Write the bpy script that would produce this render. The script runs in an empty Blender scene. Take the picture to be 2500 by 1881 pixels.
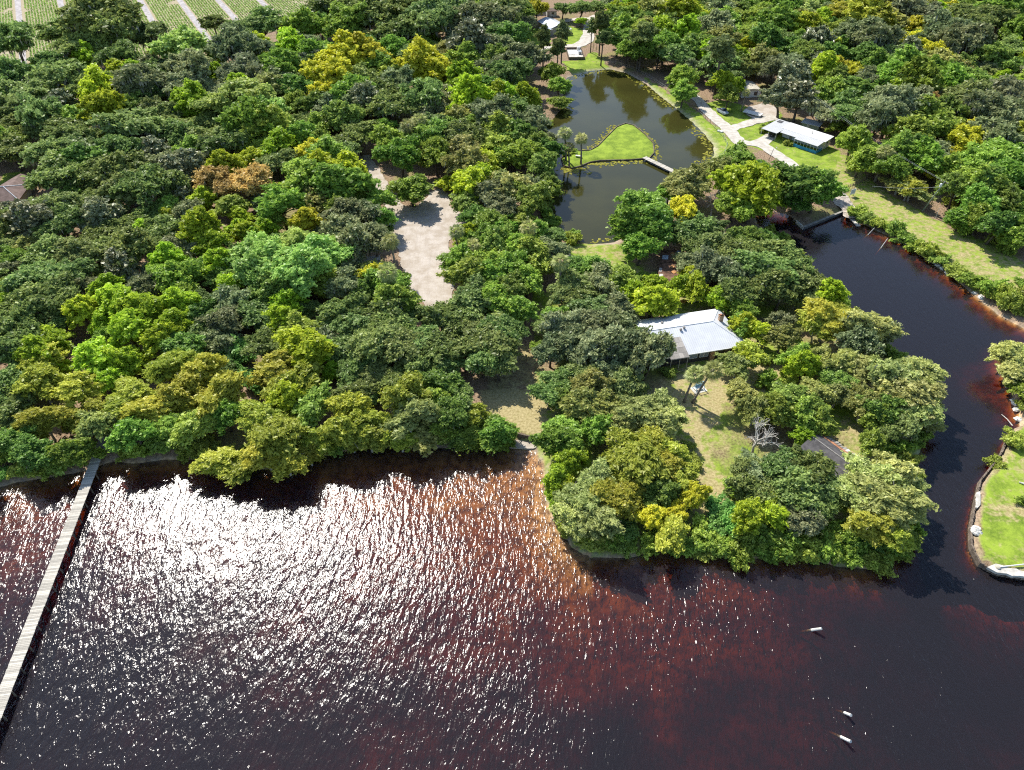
import bpy, math, random
import numpy as np
from mathutils import Vector, Matrix

R = math.radians
random.seed(11)
rng = np.random.default_rng(11)
scene = bpy.context.scene
col = scene.collection

# ------------------------------------------------------------------ camera, sky, sun, exposure
CAM_H, PITCH, FPX, CX, CY = 88.0, R(41.6), 1735.0, 1250.0, 940.5
cam_d = bpy.data.cameras.new('camera')
cam_d.sensor_fit = 'HORIZONTAL'
cam_d.sensor_width = 36.0
cam_d.lens = FPX / 2500.0 * 36.0
cam_d.clip_start, cam_d.clip_end = 0.5, 9000.0
cam = bpy.data.objects.new('camera', cam_d)
cam.location = (0, 0, CAM_H)
cam.rotation_euler = (math.pi / 2 - PITCH, 0, 0)
col.objects.link(cam)
scene.camera = cam

SUN_AZ, SUN_EL = R(-31.0), R(46.5)          # azimuth left of the view direction (+y)
world = bpy.data.worlds.new('World')
scene.world = world
world.use_nodes = True
wn = world.node_tree
sky = wn.nodes.new('ShaderNodeTexSky')
sky.sky_type = 'NISHITA'
sky.sun_disc = False
sky.sun_elevation = SUN_EL
sky.sun_rotation = SUN_AZ
sky.air_density, sky.dust_density, sky.ozone_density = 1.0, 0.6, 1.2
bg = wn.nodes['Background']
bg.inputs['Strength'].default_value = 0.125
wn.links.new(sky.outputs[0], bg.inputs[0])

sun_d = bpy.data.lights.new('sun', 'SUN')
sun_d.energy = 4.6
sun_d.angle = R(0.55)
sun_d.color = (1.0, 0.95, 0.87)
sun = bpy.data.objects.new('sun', sun_d)
sdir = Vector((math.sin(SUN_AZ) * math.cos(SUN_EL), math.cos(SUN_AZ) * math.cos(SUN_EL), math.sin(SUN_EL)))
sun.rotation_euler = sdir.to_track_quat('Z', 'Y').to_euler()
sun.location = sdir * 400
col.objects.link(sun)

vs = scene.view_settings
vs.view_transform = 'Standard'
vs.look = 'None'
vs.exposure = 0.6
vs.gamma = 1.0
vs.use_curve_mapping = False
scene.cycles.max_bounces = 5
scene.cycles.diffuse_bounces = 2
scene.cycles.glossy_bounces = 2
scene.cycles.transmission_bounces = 2
scene.cycles.transparent_max_bounces = 8
scene.cycles.volume_bounces = 0
scene.cycles.use_denoising = False
scene.cycles.filter_width = 1.15
scene.cycles.sample_clamp_indirect = 6.0

# ------------------------------------------------------------------ geometry helpers
GZ = 0.8            # land above the water level z = 0
CP, SP = math.cos(PITCH), math.sin(PITCH)


def G(px, py, z=GZ):
    """ground position (x, y) of a place read off the photograph"""
    a, b = px - CX, CY - py
    d = (a, FPX * CP + b * SP, -FPX * SP + b * CP)
    t = (z - CAM_H) / d[2]
    return d[0] * t, d[1] * t


def ppm(x, y, z):
    return FPX / (y * CP - (z - CAM_H) * SP)


def to_px(x, y, z):
    dep = y * CP - (z - CAM_H) * SP
    return CX + FPX * x / dep, CY - FPX * (y * SP + (z - CAM_H) * CP) / dep


def GP(pts, z=GZ):
    return np.array([G(p[0], p[1], z) for p in pts])


def inside(poly, X, Y):
    X = np.asarray(X, float); Y = np.asarray(Y, float)
    res = np.zeros(X.shape, bool)
    n = len(poly)
    for i in range(n):
        x1, y1 = poly[i]; x2, y2 = poly[(i + 1) % n]
        c = (y1 > Y) != (y2 > Y)
        with np.errstate(divide='ignore', invalid='ignore'):
            xi = (x2 - x1) * (Y - y1) / (y2 - y1 + 1e-12) + x1
        res ^= c & (X < xi)
    return res


def dist_seg(poly, X, Y, closed=True):
    X = np.asarray(X, float); Y = np.asarray(Y, float)
    best = np.full(X.shape, 1e9)
    n = len(poly)
    for i in range(n if closed else n - 1):
        x1, y1 = poly[i]; x2, y2 = poly[(i + 1) % n]
        dx, dy = x2 - x1, y2 - y1
        L = dx * dx + dy * dy + 1e-12
        t = np.clip(((X - x1) * dx + (Y - y1) * dy) / L, 0, 1)
        best = np.minimum(best, (X - x1 - t * dx) ** 2 + (Y - y1 - t * dy) ** 2)
    return np.sqrt(best)


def sdf(poly, X, Y):
    return np.where(inside(poly, X, Y), 1.0, -1.0) * dist_seg(poly, X, Y)


def sstep(a, b, x):
    t = np.clip((x - a) / (b - a), 0, 1)
    return t * t * (3 - 2 * t)


def vnoise(X, Y, s, seed=0):
    """smooth value noise, -1..1"""
    r = np.random.default_rng(seed)
    T = r.uniform(-1, 1, (256, 256))
    x = np.asarray(X) / s + 1000.3; y = np.asarray(Y) / s + 1000.7
    xi = np.floor(x).astype(int); yi = np.floor(y).astype(int)
    u = x - xi; v = y - yi
    u = u * u * (3 - 2 * u); v = v * v * (3 - 2 * v)
    g = lambda a, b: T[a % 256, b % 256]
    return (g(xi, yi) * (1 - u) + g(xi + 1, yi) * u) * (1 - v) + (g(xi, yi + 1) * (1 - u) + g(xi + 1, yi + 1) * u) * v


def rough_outline(pts, step=1.0, amp=0.35, seed=1):
    """resample a closed outline and make it uneven"""
    P = []
    n = len(pts)
    for i in range(n):
        a, b = np.array(pts[i]), np.array(pts[(i + 1) % n])
        k = max(1, int(np.hypot(*(b - a)) / step))
        for j in range(k):
            P.append(a + (b - a) * j / k)
    P = np.array(P)
    for _ in range(2):
        P = (np.roll(P, 1, 0) + 2 * P + np.roll(P, -1, 0)) / 4
    P[:, 0] += amp * (vnoise(P[:, 0], P[:, 1], 2.1, seed) + .5 * vnoise(P[:, 0], P[:, 1], .8, seed + 5))
    P[:, 1] += amp * (vnoise(P[:, 0], P[:, 1], 2.1, seed + 9) + .5 * vnoise(P[:, 0], P[:, 1], .8, seed + 3))
    return P


def tag(o, label=None, cat=None, group=None, kind=None):
    if label: o['label'] = label
    if cat: o['category'] = cat
    if group: o['group'] = group
    if kind: o['kind'] = kind
    return o


def empty(name, loc, rz=0.0):
    o = bpy.data.objects.new(name, None)
    o.location = loc
    o.rotation_euler = (0, 0, rz)
    o.empty_display_size = 0.5
    col.objects.link(o)
    return o


def link(name, me, m=None, parent=None, loc=None, rz=None, sc=None):
    o = bpy.data.objects.new(name, me)
    if m is not None and len(me.materials) == 0:
        me.materials.append(m)
    col.objects.link(o)
    if parent: o.parent = parent
    if loc is not None: o.location = loc
    if rz is not None: o.rotation_euler = (0, 0, rz)
    if sc is not None: o.scale = sc
    return o


def quick_mesh(name, V, Fq, tint=None, smooth=False):
    """mesh from numpy arrays; Fq is (n,4) or (n,3)"""
    me = bpy.data.meshes.new(name)
    V = np.asarray(V, np.float32); Fq = np.asarray(Fq, np.int32)
    n, k = Fq.shape
    me.vertices.add(len(V)); me.vertices.foreach_set('co', V.ravel())
    me.loops.add(n * k); me.loops.foreach_set('vertex_index', Fq.ravel())
    me.polygons.add(n)
    me.polygons.foreach_set('loop_start', np.arange(0, n * k, k, dtype=np.int32))
    me.polygons.foreach_set('loop_total', np.full(n, k, np.int32))
    if smooth: me.polygons.foreach_set('use_smooth', np.ones(n, bool))
    me.update(calc_edges=True)
    if tint is not None:
        at = me.attributes.new('tint', 'FLOAT', 'FACE')
        at.data.foreach_set('value', np.asarray(tint, np.float32))
    return me


class MB:
    def __init__(s): s.v = []; s.f = []

    def poly(s, pts):
        k = len(s.v); s.v += [tuple(p) for p in pts]; s.f.append(tuple(range(k, k + len(pts)))); return s

    def box(s, c, d, rz=0.0, tilt=None):
        M = Matrix.Rotation(rz, 3, 'Z')
        if tilt is not None: M = tilt.to_matrix() if hasattr(tilt, 'to_matrix') else tilt
        k = len(s.v)
        for x in (-.5, .5):
            for y in (-.5, .5):
                for z in (-.5, .5):
                    s.v.append(tuple(Vector(c) + M @ Vector((x * d[0], y * d[1], z * d[2]))))
        for q in ((0, 1, 3, 2), (4, 6, 7, 5), (0, 4, 5, 1), (2, 3, 7, 6), (0, 2, 6, 4), (1, 5, 7, 3)):
            s.f.append(tuple(k + i for i in q))
        return s

    def prism(s, pts, z0, z1):
        """vertical prism over a counter-clockwise outline"""
        n = len(pts); k = len(s.v)
        s.v += [(p[0], p[1], z0) for p in pts] + [(p[0], p[1], z1) for p in pts]
        for i in range(n):
            j = (i + 1) % n
            s.f.append((k + i, k + j, k + n + j, k + n + i))
        s.f.append(tuple(k + n + i for i in range(n)))
        s.f.append(tuple(k + n - 1 - i for i in range(n)))
        return s

    def tube(s, pts, rad, n=6, cap=True):
        pts = [Vector(p) for p in pts]
        if not hasattr(rad, '__len__'): rad = [rad] * len(pts)
        k0 = len(s.v)
        for i, p in enumerate(pts):
            d = (pts[min(i + 1, len(pts) - 1)] - pts[max(i - 1, 0)]).normalized()
            a = d.orthogonal().normalized(); b = d.cross(a)
            if i and a.dot(la) < 0.2:
                a = (la - d * la.dot(d)).normalized(); b = d.cross(a)
            la = a
            for j in range(n):
                t = 2 * math.pi * j / n
                s.v.append(tuple(p + (a * math.cos(t) + b * math.sin(t)) * rad[i]))
        for i in range(len(pts) - 1):
            for j in range(n):
                a0 = k0 + i * n + j; a1 = k0 + i * n + (j + 1) % n
                s.f.append((a0, a1, a1 + n, a0 + n))
        if cap:
            s.f.append(tuple(k0 + j for j in reversed(range(n))))
            e = k0 + (len(pts) - 1) * n
            s.f.append(tuple(e + j for j in range(n)))
        return s

    def lathe(s, c, prof, n=12):
        k = len(s.v); m = len(prof)
        for r, z in prof:
            for j in range(n):
                t = 2 * math.pi * j / n
                s.v.append((c[0] + r * math.cos(t), c[1] + r * math.sin(t), c[2] + z))
        for i in range(m - 1):
            for j in range(n):
                a0 = k + i * n + j; a1 = k + i * n + (j + 1) % n
                s.f.append((a0, a1, a1 + n, a0 + n))
        s.f.append(tuple(k + j for j in reversed(range(n))))
        s.f.append(tuple(k + (m - 1) * n + j for j in range(n)))
        return s

    def mesh(s, name, smooth=False):
        me = bpy.data.meshes.new(name)
        me.from_pydata(s.v, [], s.f)
        me.update()
        if smooth: me.polygons.foreach_set('use_smooth', np.ones(len(me.polygons), bool))
        return me

    def build(s, name, m, parent=None, loc=None, rz=None, smooth=False):
        return link(name, s.mesh(name, smooth), m, parent, loc, rz)


# ------------------------------------------------------------------ materials
class N:
    """small node helper"""
    def __init__(s, name):
        s.m = bpy.data.materials.new(name); s.m.use_nodes = True
        s.t = s.m.node_tree; s.t.nodes.clear()
        s.out = s.t.nodes.new('ShaderNodeOutputMaterial')
        s._pos = None

    def new(s, kind, **kw):
        n = s.t.nodes.new(kind)
        for k, v in kw.items(): setattr(n, k, v)
        return n

    def l(s, a, b): s.t.links.new(a, b)

    def put(s, sock, v):
        if hasattr(v, 'is_output'): s.l(v, sock)
        else: sock.default_value = v

    @property
    def pos(s):
        if s._pos is None: s._pos = s.new('ShaderNodeNewGeometry').outputs['Position']
        return s._pos

    @property
    def obj(s): return s.new('ShaderNodeTexCoord').outputs['Object']

    def noise(s, scale, vec=None, detail=3, rough=.55, dist=0.0):
        n = s.new('ShaderNodeTexNoise')
        n.inputs['Scale'].default_value = scale; n.inputs['Detail'].default_value = detail
        n.inputs['Roughness'].default_value = rough; n.inputs['Distortion'].default_value = dist
        s.l(vec if vec is not None else s.pos, n.inputs['Vector'])
        return n.outputs['Fac']

    def ramp(s, f, a, b, c0=0.0, c1=1.0):
        n = s.new('ShaderNodeMapRange'); n.interpolation_type = 'SMOOTHSTEP'
        s.put(n.inputs[0], f)
        for i, v in enumerate((a, b, c0, c1)): n.inputs[i + 1].default_value = v
        return n.outputs[0]

    def math(s, op, a, b=0.0):
        n = s.new('ShaderNodeMath', operation=op); s.put(n.inputs[0], a); s.put(n.inputs[1], b); return n.outputs[0]

    def mix(s, f, a, b):
        n = s.new('ShaderNodeMix', data_type='RGBA')
        s.put(n.inputs[0], f)
        s.put(n.inputs[6], a if hasattr(a, 'is_output') else (*a, 1)); s.put(n.inputs[7], b if hasattr(b, 'is_output') else (*b, 1))
        return n.outputs[2]

    def scaled(s, sx, sy, sz=1.0, rz=0.0, vec=None):
        n = s.new('ShaderNodeMapping'); s.l(vec if vec is not None else s.pos, n.inputs[0])
        n.inputs['Scale'].default_value = (sx, sy, sz); n.inputs['Rotation'].default_value = (0, 0, rz)
        return n.outputs[0]

    def attr(s, name):
        return s.new('ShaderNodeAttribute', attribute_name=name)

    def bump(s, h, strength=.4, dist=.1):
        n = s.new('ShaderNodeBump'); n.inputs['Strength'].default_value = strength; n.inputs['Distance'].default_value = dist
        s.l(h, n.inputs['Height']); return n.outputs[0]

    def bsdf(s, c, rough=.8, metal=0.0, spec=.3, nrm=None):
        n = s.new('ShaderNodeBsdfPrincipled')
        s.put(n.inputs['Base Color'], c if hasattr(c, 'is_output') else (*c, 1))
        s.put(n.inputs['Roughness'], rough); s.put(n.inputs['Metallic'], metal)
        n.inputs['Specular IOR Level'].default_value = spec
        if nrm is not None: s.l(nrm, n.inputs['Normal'])
        s.l(n.outputs[0], s.out.inputs[0]); return n


def plain(name, c, rough=.8, metal=0.0, var=.25, scale=1.5, spec=.3, bump=0.0):
    """one colour with soft worn variation"""
    k = N(name)
    f = k.ramp(k.noise(scale, k.obj, 4), .3, .7)
    a = tuple(max(0, v * (1 - var)) for v in c); b = tuple(min(1, v * (1 + var * .6)) for v in c)
    cc = k.mix(f, a, b)
    k.bsdf(cc, rough, metal, spec, k.bump(k.noise(scale * 8, k.obj, 3), .5, bump) if bump else None)
    return k.m
# ------------------------------------------------------------------ the setting: shore lines read off the photograph
shore_px = [(-700, 1330), (-300, 1240), (0, 1190), (40, 1177), (110, 1167), (200, 1152), (275, 1126), (330, 1132), (400, 1122), (480, 1122),
            (560, 1134), (640, 1146), (720, 1140), (800, 1112), (880, 1092), (960, 1088), (1050, 1094), (1150, 1094), (1230, 1092),
            (1262, 1086), (1290, 1092), (1318, 1110), (1332, 1160), (1338, 1230), (1350, 1262), (1374, 1302), (1402, 1338),
            (1450, 1362), (1530, 1364), (1600, 1348), (1690, 1350), (1760, 1362), (1830, 1366), (1900, 1362), (1990, 1372),
            (2060, 1386), (2130, 1392), (2172, 1370), (2200, 1330), (2218, 1280), (2232, 1245), (2235, 1180), (2224, 1128),
            (2246, 1104), (2258, 1060), (2262, 1010), (2240, 950), (2205, 900), (2162, 850), (2130, 800), (2080, 762), (2040, 722),
            (2000, 684), (1960, 642), (1920, 592), (1880, 562), (1848, 548), (1846, 528), (1880, 515), (1920, 524), (1946, 540),
            (1962, 556), (2060, 517), (2072, 532), (2095, 552), (2108, 548), (2135, 562), (2200, 592), (2270, 641), (2330, 683),
            (2390, 732), (2440, 772), (2500, 803), (2700, 880), (3200, 1000)]
shoreA = [G(*p, 0) for p in shore_px]
landA = np.array(shoreA + [(900, shoreA[-1][1]), (3500, 300), (3500, 5200), (-3500, 5200), (-3500, shoreA[0][1] - 30)])
pen_px = [(3300, 1110), (2700, 905), (2500, 838), (2462, 852), (2446, 900), (2472, 960), (2490, 1010), (2486, 1040), (2462, 1060), (2442, 1110), (2420, 1142),
          (2388, 1182), (2377, 1230), (2366, 1290), (2366, 1340), (2386, 1382), (2430, 1405), (2500, 1416), (2700, 1440), (3300, 1450)]
landB = np.array([G(*p, 0) for p in pen_px])
pond_px = [(1385, 190), (1440, 174), (1490, 170), (1530, 180), (1575, 205), (1610, 235), (1650, 266), (1690, 300), (1720, 330),
           (1740, 355), (1742, 380), (1722, 405), (1690, 422), (1665, 432), (1640, 460), (1625, 500), (1580, 550), (1522, 580),
           (1500, 592), (1440, 596), (1390, 582), (1360, 540), (1340, 480), (1345, 440), (1352, 400), (1335, 345), (1335, 312),
           (1368, 270), (1378, 230)]
PONDZ = 0.25
pond = np.array([G(*p, PONDZ) for p in pond_px])
isl_px = [(1527, 303), (1548, 308), (1575, 330), (1594, 350), (1597, 375), (1585, 388), (1540, 392), (1465, 394), (1440, 398),
          (1415, 408), (1395, 413), (1375, 406), (1370, 388), (1395, 371), (1440, 369), (1460, 358), (1482, 335), (1505, 312)]
isl = np.array([G(*p, PONDZ) for p in isl_px])

field = GP([(-420, -90), (-420, 205), (0, 190), (150, 168), (300, 152), (450, 128), (600, 98), (720, 62), (790, 22), (850, -90)])
clear_px = [(889, 420), (881, 458), (904, 470), (938, 501), (950, 536), (947, 570), (973, 608), (976, 646), (992, 680), (996, 709),
            (1014, 724), (1045, 756), (1098, 778), (1115, 747), (1100, 727), (1118, 680), (1104, 672), (1096, 608), (1102, 582),
            (1144, 556), (1135, 533), (1103, 507), (1090, 470), (1074, 462), (1050, 470), (1020, 512), (985, 505), (948, 460), (930, 420),
            (912, 395), (897, 378), (868, 384)]
clearing = GP(clear_px)
# lawns and dry grass: (outline, green weight, dry weight)
zones = [
    ([(2045, 470), (2060, 500), (2090, 525), (2160, 548), (2230, 594), (2300, 645), (2370, 695), (2440, 740), (2500, 775), (2700, 860),
      (2700, 720), (2500, 645), (2420, 595), (2340, 565), (2280, 535), (2190, 485), (2140, 455), (2120, 430), (2100, 400), (2060, 375), (2030, 430)], .62, .5),
    ([(1700, 255), (1760, 245), (1830, 262), (1905, 275), (1905, 300), (2045, 372), (2052, 400), (2020, 440), (1960, 425), (1900, 375), (1800, 350), (1750, 300)], .75, .25),
    ([(1575, 190), (1640, 232), (1700, 270), (1760, 320), (1800, 355), (1790, 390), (1730, 432), (1680, 450), (1650, 440), (1700, 420), (1735, 385), (1735, 350), (1690, 300), (1610, 235)], .75, .3),
    ([(1270, 66), (1335, 72), (1345, 112), (1280, 114)], .9, .15),
    ([(1375, 62), (1420, 72), (1430, 96), (1402, 112), (1370, 108)], .9, .1),
    ([(1370, 150), (1410, 150), (1450, 125), (1485, 165), (1530, 178), (1575, 205), (1500, 175), (1400, 185)], .85, .25),
    ([(1640, 925), (1700, 895), (1760, 905), (1850, 890), (1900, 900), (1950, 930), (1850, 970), (1780, 1000), (1725, 1060), (1745, 1150), (1780, 1200), (1850, 1300),
      (1690, 1320), (1690, 1200), (1700, 1100), (1655, 1020)], .55, .7),
    ([(1330, 585), (1400, 598), (1510, 588), (1530, 630), (1640, 690), (1720, 745), (1700, 770), (1590, 735), (1480, 745), (1430, 700), (1385, 640)], .7, .45),
    ([(1170, 955), (1260, 945), (1345, 955), (1345, 1062), (1240, 1058), (1190, 1015)], .35, .85),
    ([(1200, 860), (1300, 840), (1320, 950), (1180, 960)], .2, .5),
    ([(2020, 1010), (2080, 1010), (2140, 1060), (2200, 1100), (2220, 1130), (2130, 1150), (2080, 1080)], .7, .4),
    ([(1840, 890), (1950, 880), (2000, 940), (1900, 960)], .15, .9),
    ([(170, 485), (215, 485), (210, 525), (170, 525)], .9, .3),
    ([(0, 425), (60, 420), (45, 450), (0, 460)], .8, .3),
    ([(795, 640), (870, 670), (890, 735), (810, 745)], .12, .45),
    ([(2330, 180), (2500, 220), (2500, 260), (2430, 240)], .5, .5),
]
zones = [(GP(z[0]), z[1], z[2]) for z in zones]

# ------------------------------------------------------------------ ground sheet
def axis(lo, hi, step, far, sign_far=None):
    core = np.arange(lo, hi + 1e-6, step)
    out, d, p = [], step, hi
    while p < far:
        d *= 1.35; p += d; out.append(p)
    neg, d, p = [], step, lo
    while p > (-far if sign_far is None else sign_far):
        d *= 1.35; p -= d; neg.append(p)
    return np.array(neg[::-1] + list(core) + out)


gx = axis(-150, 150, 0.9, 5000)
gy = axis(20, 330, 0.9, 5000, -900)
X, Y = np.meshgrid(gx, gy)
sA = sdf(landA, X, Y); sB = sdf(landB, X, Y)
land = np.maximum(sA, sB)                      # > 0 on land
pd = sdf(pond, X, Y); pi_ = sdf(isl, X, Y)
pw = np.minimum(pd, -pi_)                      # > 0 in the pond water
# depth of the river bed from soundings (photo position, depth)
snd = [(1290, 1120, .10), (1270, 1150, .16), (1200, 1180, .28), (1150, 1215, .4), (1000, 1210, .6), (1080, 1170, .35), (1250, 1200, .3), (1250, 1250, .42), (900, 1180, .7), (1350, 1290, .35), (1400, 1350, .45), (1330, 1220, .2),
       (1250, 1320, .85), (1100, 1340, .9), (950, 1320, 1.0), (1300, 1450, 1.1), (1450, 1420, 1.0), (1000, 1450, 1.2), (1550, 1480, 1.0), (1700, 1500, 1.15),
       (1200, 1580, 1.35), (1500, 1600, 1.25), (1650, 1640, 1.4), (900, 1560, 1.7), (750, 1400, 1.5), (600, 1300, 1.4), (900, 1720, 2.4), (1250, 1750, 2.2),
       (500, 1500, 2.2), (500, 1750, 3.0), (200, 1700, 3.2), (350, 1250, 1.3), (60, 1250, .7), (30, 1330, .9), (40, 1500, 2.0), (1600, 1400, 1.0), (1800, 1430, 1.2), (2000, 1480, 1.7),
       (1900, 1600, 1.9), (1800, 1750, 2.3), (2200, 1500, 3.6), (2100, 1700, 3.2), (2400, 1600, 3.4), (1500, 1850, 3.0), (2300, 1250, 2.4), (2300, 1100, 2.2),
       (2380, 1000, 2.6), (2400, 900, 1.8), (2250, 1450, 3.6), (2430, 900, .5), (2455, 980, 1.0), (2350, 800, 2.6), (2200, 700, 3.0), (2000, 600, 2.4), (1890, 545, .7), (2260, 660, 1.2), (2400, 780, 1.6),
       (-500, 1500, 2.0), (3000, 1600, 3.4), (1250, 2400, 3.4)]
sx = np.array([G(a, b, -.5) for a, b, _ in snd]); sd_ = np.array([c for *_, c in snd])
num = np.zeros_like(X); den = np.zeros_like(X)
for (a, b), c in zip(sx, sd_):
    w = 1.0 / ((X - a) ** 2 + (Y - b) ** 2 + 6.0) ** 1.5
    num += w * c; den += w
D = num / den
wn1 = vnoise(X, Y, 5.0, 3) + .6 * vnoise(X, Y, 2.2, 4)
D = D * (1 + .22 * wn1)
ck = sstep(48, 62, X) * sstep(40, 70, Y) * sstep(5, 11, np.hypot(X - G(2440, 930, 0)[0], Y - G(2440, 930, 0)[1]))
D = D * (1 + 1.2 * ck)
dw = np.maximum(-land, 0)
steep = np.where((X > 55) & (Y > 55), .55, .16)
steep = np.where((X > -32) & (X < 12) & (Y > 55), .045, steep)
steep = np.where((sB > -6) & (Y < 90), 1.6, steep)
steep = np.where((X > 12) & (X < 60) & (Y < 70), .34, steep)
bed = -np.minimum(dw * steep + .04 * dw + np.where((sB > -6) & (Y < 90), .9, 0), D)
Z = np.where(land > 0, GZ * sstep(-.2, 2.6, land) + .02, bed)
Z = np.where(land > 3, Z + .08 * vnoise(X, Y, 6, 8), Z)
Z = np.where(sB > 0, .05 + .95 * sstep(-.3, .8, sB), Z)          # bulkheaded point stands higher
Z = np.where(pd > -3, np.minimum(Z, PONDZ + (GZ - PONDZ) * sstep(-.2, 3, -pd)), Z)
Z = np.where(pd > 0, PONDZ - np.clip(pw * .5, -.4, 1.0), Z)
Z = np.where(pi_ > 0, PONDZ + .5 * sstep(-.2, 1.2, pi_), Z)
# colour weights
gw = np.zeros_like(X); dwt = np.zeros_like(X); sw = np.zeros_like(X)
wob = .9 * vnoise(X, Y, 3.1, 21) + .5 * vnoise(X, Y, 1.2, 22)
for poly, g, d in zones:
    near = (X > poly[:, 0].min() - 4) & (X < poly[:, 0].max() + 4) & (Y > poly[:, 1].min() - 4) & (Y < poly[:, 1].max() + 4)
    s = np.zeros_like(X)
    s[near] = sstep(-.8, 1.0, sdf(poly, X[near], Y[near]) + wob[near])
    gw = np.maximum(gw, s * g); dwt = np.maximum(dwt, s * d)
gw = np.where(sB > 0, .72 * sstep(.3, 2.0, sB + .5 * wob), gw); dwt = np.where(sB > 0, .35 + .3 * vnoise(X, Y, 4, 41), dwt)
gw = np.where(pi_ > 0, 1.0, gw); dwt = np.where(pi_ > 0, .02, dwt)
# sandy margins of the water, pond banks, yards
sw = np.maximum(sw, .5 * sstep(1.0, 0, np.abs(land)) * (np.abs(land) < 1.0))
pt_ = (X > 4) & (X < 75) & (Y < 128) & (sA > 0)
gw = np.where(pt_, np.maximum(gw, .42 + .35 * vnoise(X, Y, 4, 61)), gw)
dwt = np.where(pt_, np.maximum(dwt, .35 + .3 * vnoise(X, Y, 5, 62)), dwt)
bank = sstep(2.2, .3, np.abs(pd)) * (pd < .5) * (X > 20)
sw = np.maximum(sw, .55 * bank)
fx = np.clip(vnoise(X, Y, 9, 31) + .4 * vnoise(X, Y, 3, 32), -1, 1)
gw = np.maximum(gw, .25 * sstep(.1, .8, fx) * (land > 0))
under = (Z < -.01) & (land < 0)
ny, nx = X.shape
V = np.stack([X, Y, Z], -1).reshape(-1, 3)
idx = np.arange(nx * ny).reshape(ny, nx)
Fq = np.stack([idx[:-1, :-1], idx[:-1, 1:], idx[1:, 1:], idx[1:, :-1]], -1).reshape(-1, 4)
gme = quick_mesh('ground', V, Fq, smooth=True)
ca = gme.color_attributes.new('zone', 'FLOAT_COLOR', 'POINT')
cd = np.stack([gw, dwt, sw, under.astype(float)], -1).reshape(-1, 4).astype(np.float32)
ca.data.foreach_set('color', cd.ravel())

k = N('ground_soil')
at = k.attr('zone')
sep = k.new('ShaderNodeSeparateColor'); k.l(at.outputs['Color'], sep.inputs[0])
n1 = k.noise(.35, detail=5, rough=.65); n2 = k.noise(2.4, detail=5, rough=.7); n3 = k.noise(.9, detail=4)
litter = k.mix(k.ramp(n2, .35, .68), (.15, .10, .06), (.42, .30, .20))
litter = k.mix(k.ramp(n1, .5, .72), litter, (.17, .15, .06))
lawn = k.mix(k.ramp(n2, .3, .72), (.10, .16, .02), (.22, .31, .035))
lawn = k.mix(k.ramp(n1, .35, .7, 0, .75), lawn, (.33, .44, .05))
dry = k.mix(k.ramp(n2, .3, .7), (.27, .22, .09), (.50, .42, .22))
sandc = k.mix(k.ramp(n3, .3, .7), (.38, .30, .21), (.56, .49, .40))
bedc = k.mix(k.ramp(n3, .36, .62), (.24, .14, .07), (.74, .52, .28))
bedc = k.mix(k.ramp(n2, .42, .7, 0, .6), bedc, (.55, .36, .2))
c = k.mix(k.ramp(k.math('ADD', sep.outputs[0], k.math('MULTIPLY', k.math('SUBTRACT', n2, .5), .5)), .12, .5), litter, lawn)
c = k.mix(k.ramp(k.math('ADD', sep.outputs[1], k.math('MULTIPLY', k.math('SUBTRACT', n3, .5), 1.5)), .25, .75), c, dry)
c = k.mix(sep.outputs[2], c, sandc)
c = k.mix(at.outputs['Alpha'], c, bedc)
k.bsdf(c, .95, 0, .15, k.bump(n2, .6, .12))
M_ground = k.m
go = link('ground', gme, M_ground)
tag(go, kind='structure')

# ------------------------------------------------------------------ water
k = N('river_water')
fac_sh = k.attr  # (unused helper kept short)
px_ = k.new('ShaderNodeSeparateXYZ'); k.l(k.pos, px_.inputs[0])
# the creek behind the point is sheltered from the wind
shel = k.math('MULTIPLY', k.ramp(px_.outputs[0], 50, 66), k.ramp(px_.outputs[1], 68, 92))
amp = k.math('SUBTRACT', 1.0, k.math('MULTIPLY', shel, .8))
gust = k.ramp(k.noise(.045, detail=3), .32, .62, .55, 1.1)
amp = k.math('MULTIPLY', amp, gust)
w1 = k.noise(1.0, k.scaled(2.3, .85, 1, R(-34)), 2, .5, .6)
w2 = k.noise(1.0, k.scaled(5.2, 2.3, 1, R(-26)), 2, .55, .4)
w3 = k.noise(1.0, k.scaled(.9, .35, 1, R(-40)), 1, .5, .3)
h = k.math('ADD', k.math('ADD', k.math('MULTIPLY', w1, .62), k.math('MULTIPLY', w2, .16)), k.math('MULTIPLY', w3, .8))
h = k.math('MULTIPLY', h, amp)
bn = k.bump(h, 1.0, .175)
fr = k.new('ShaderNodeFresnel'); fr.inputs['IOR'].default_value = 1.34; k.l(bn, fr.inputs['Normal'])
gl = k.new('ShaderNodeBsdfGlossy'); gl.distribution = 'BECKMANN'; gl.inputs['Roughness'].default_value = .20; k.l(bn, gl.inputs['Normal'])
gl.inputs['Color'].default_value = (1, 1, 1, 1)
tr0 = k.new('ShaderNodeBsdfTransparent')
df = k.new('ShaderNodeBsdfDiffuse'); df.inputs[0].default_value = (.110, .100, .118, 1)      # suspended matter; its bluish tone also stands in for sky reflection
tr = k.new('ShaderNodeMixShader'); tr.inputs[0].default_value = .13; k.l(tr0.outputs[0], tr.inputs[1]); k.l(df.outputs[0], tr.inputs[2])
mx = k.new('ShaderNodeMixShader'); k.l(fr.outputs[0], mx.inputs[0]); k.l(tr.outputs[0], mx.inputs[1]); k.l(gl.outputs[0], mx.inputs[2])
k.l(mx.outputs[0], k.out.inputs['Surface'])
va = k.new('ShaderNodeVolumeAbsorption')                     # tannin-stained water
va.inputs['Color'].default_value = (.715, .455, .0, 1); va.inputs['Density'].default_value = 2.4
k.l(va.outputs[0], k.out.inputs['Volume'])
M_river = k.m
mb = MB(); mb.box((0, -160, -3.0), (1600, 800, 6.0))
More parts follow.
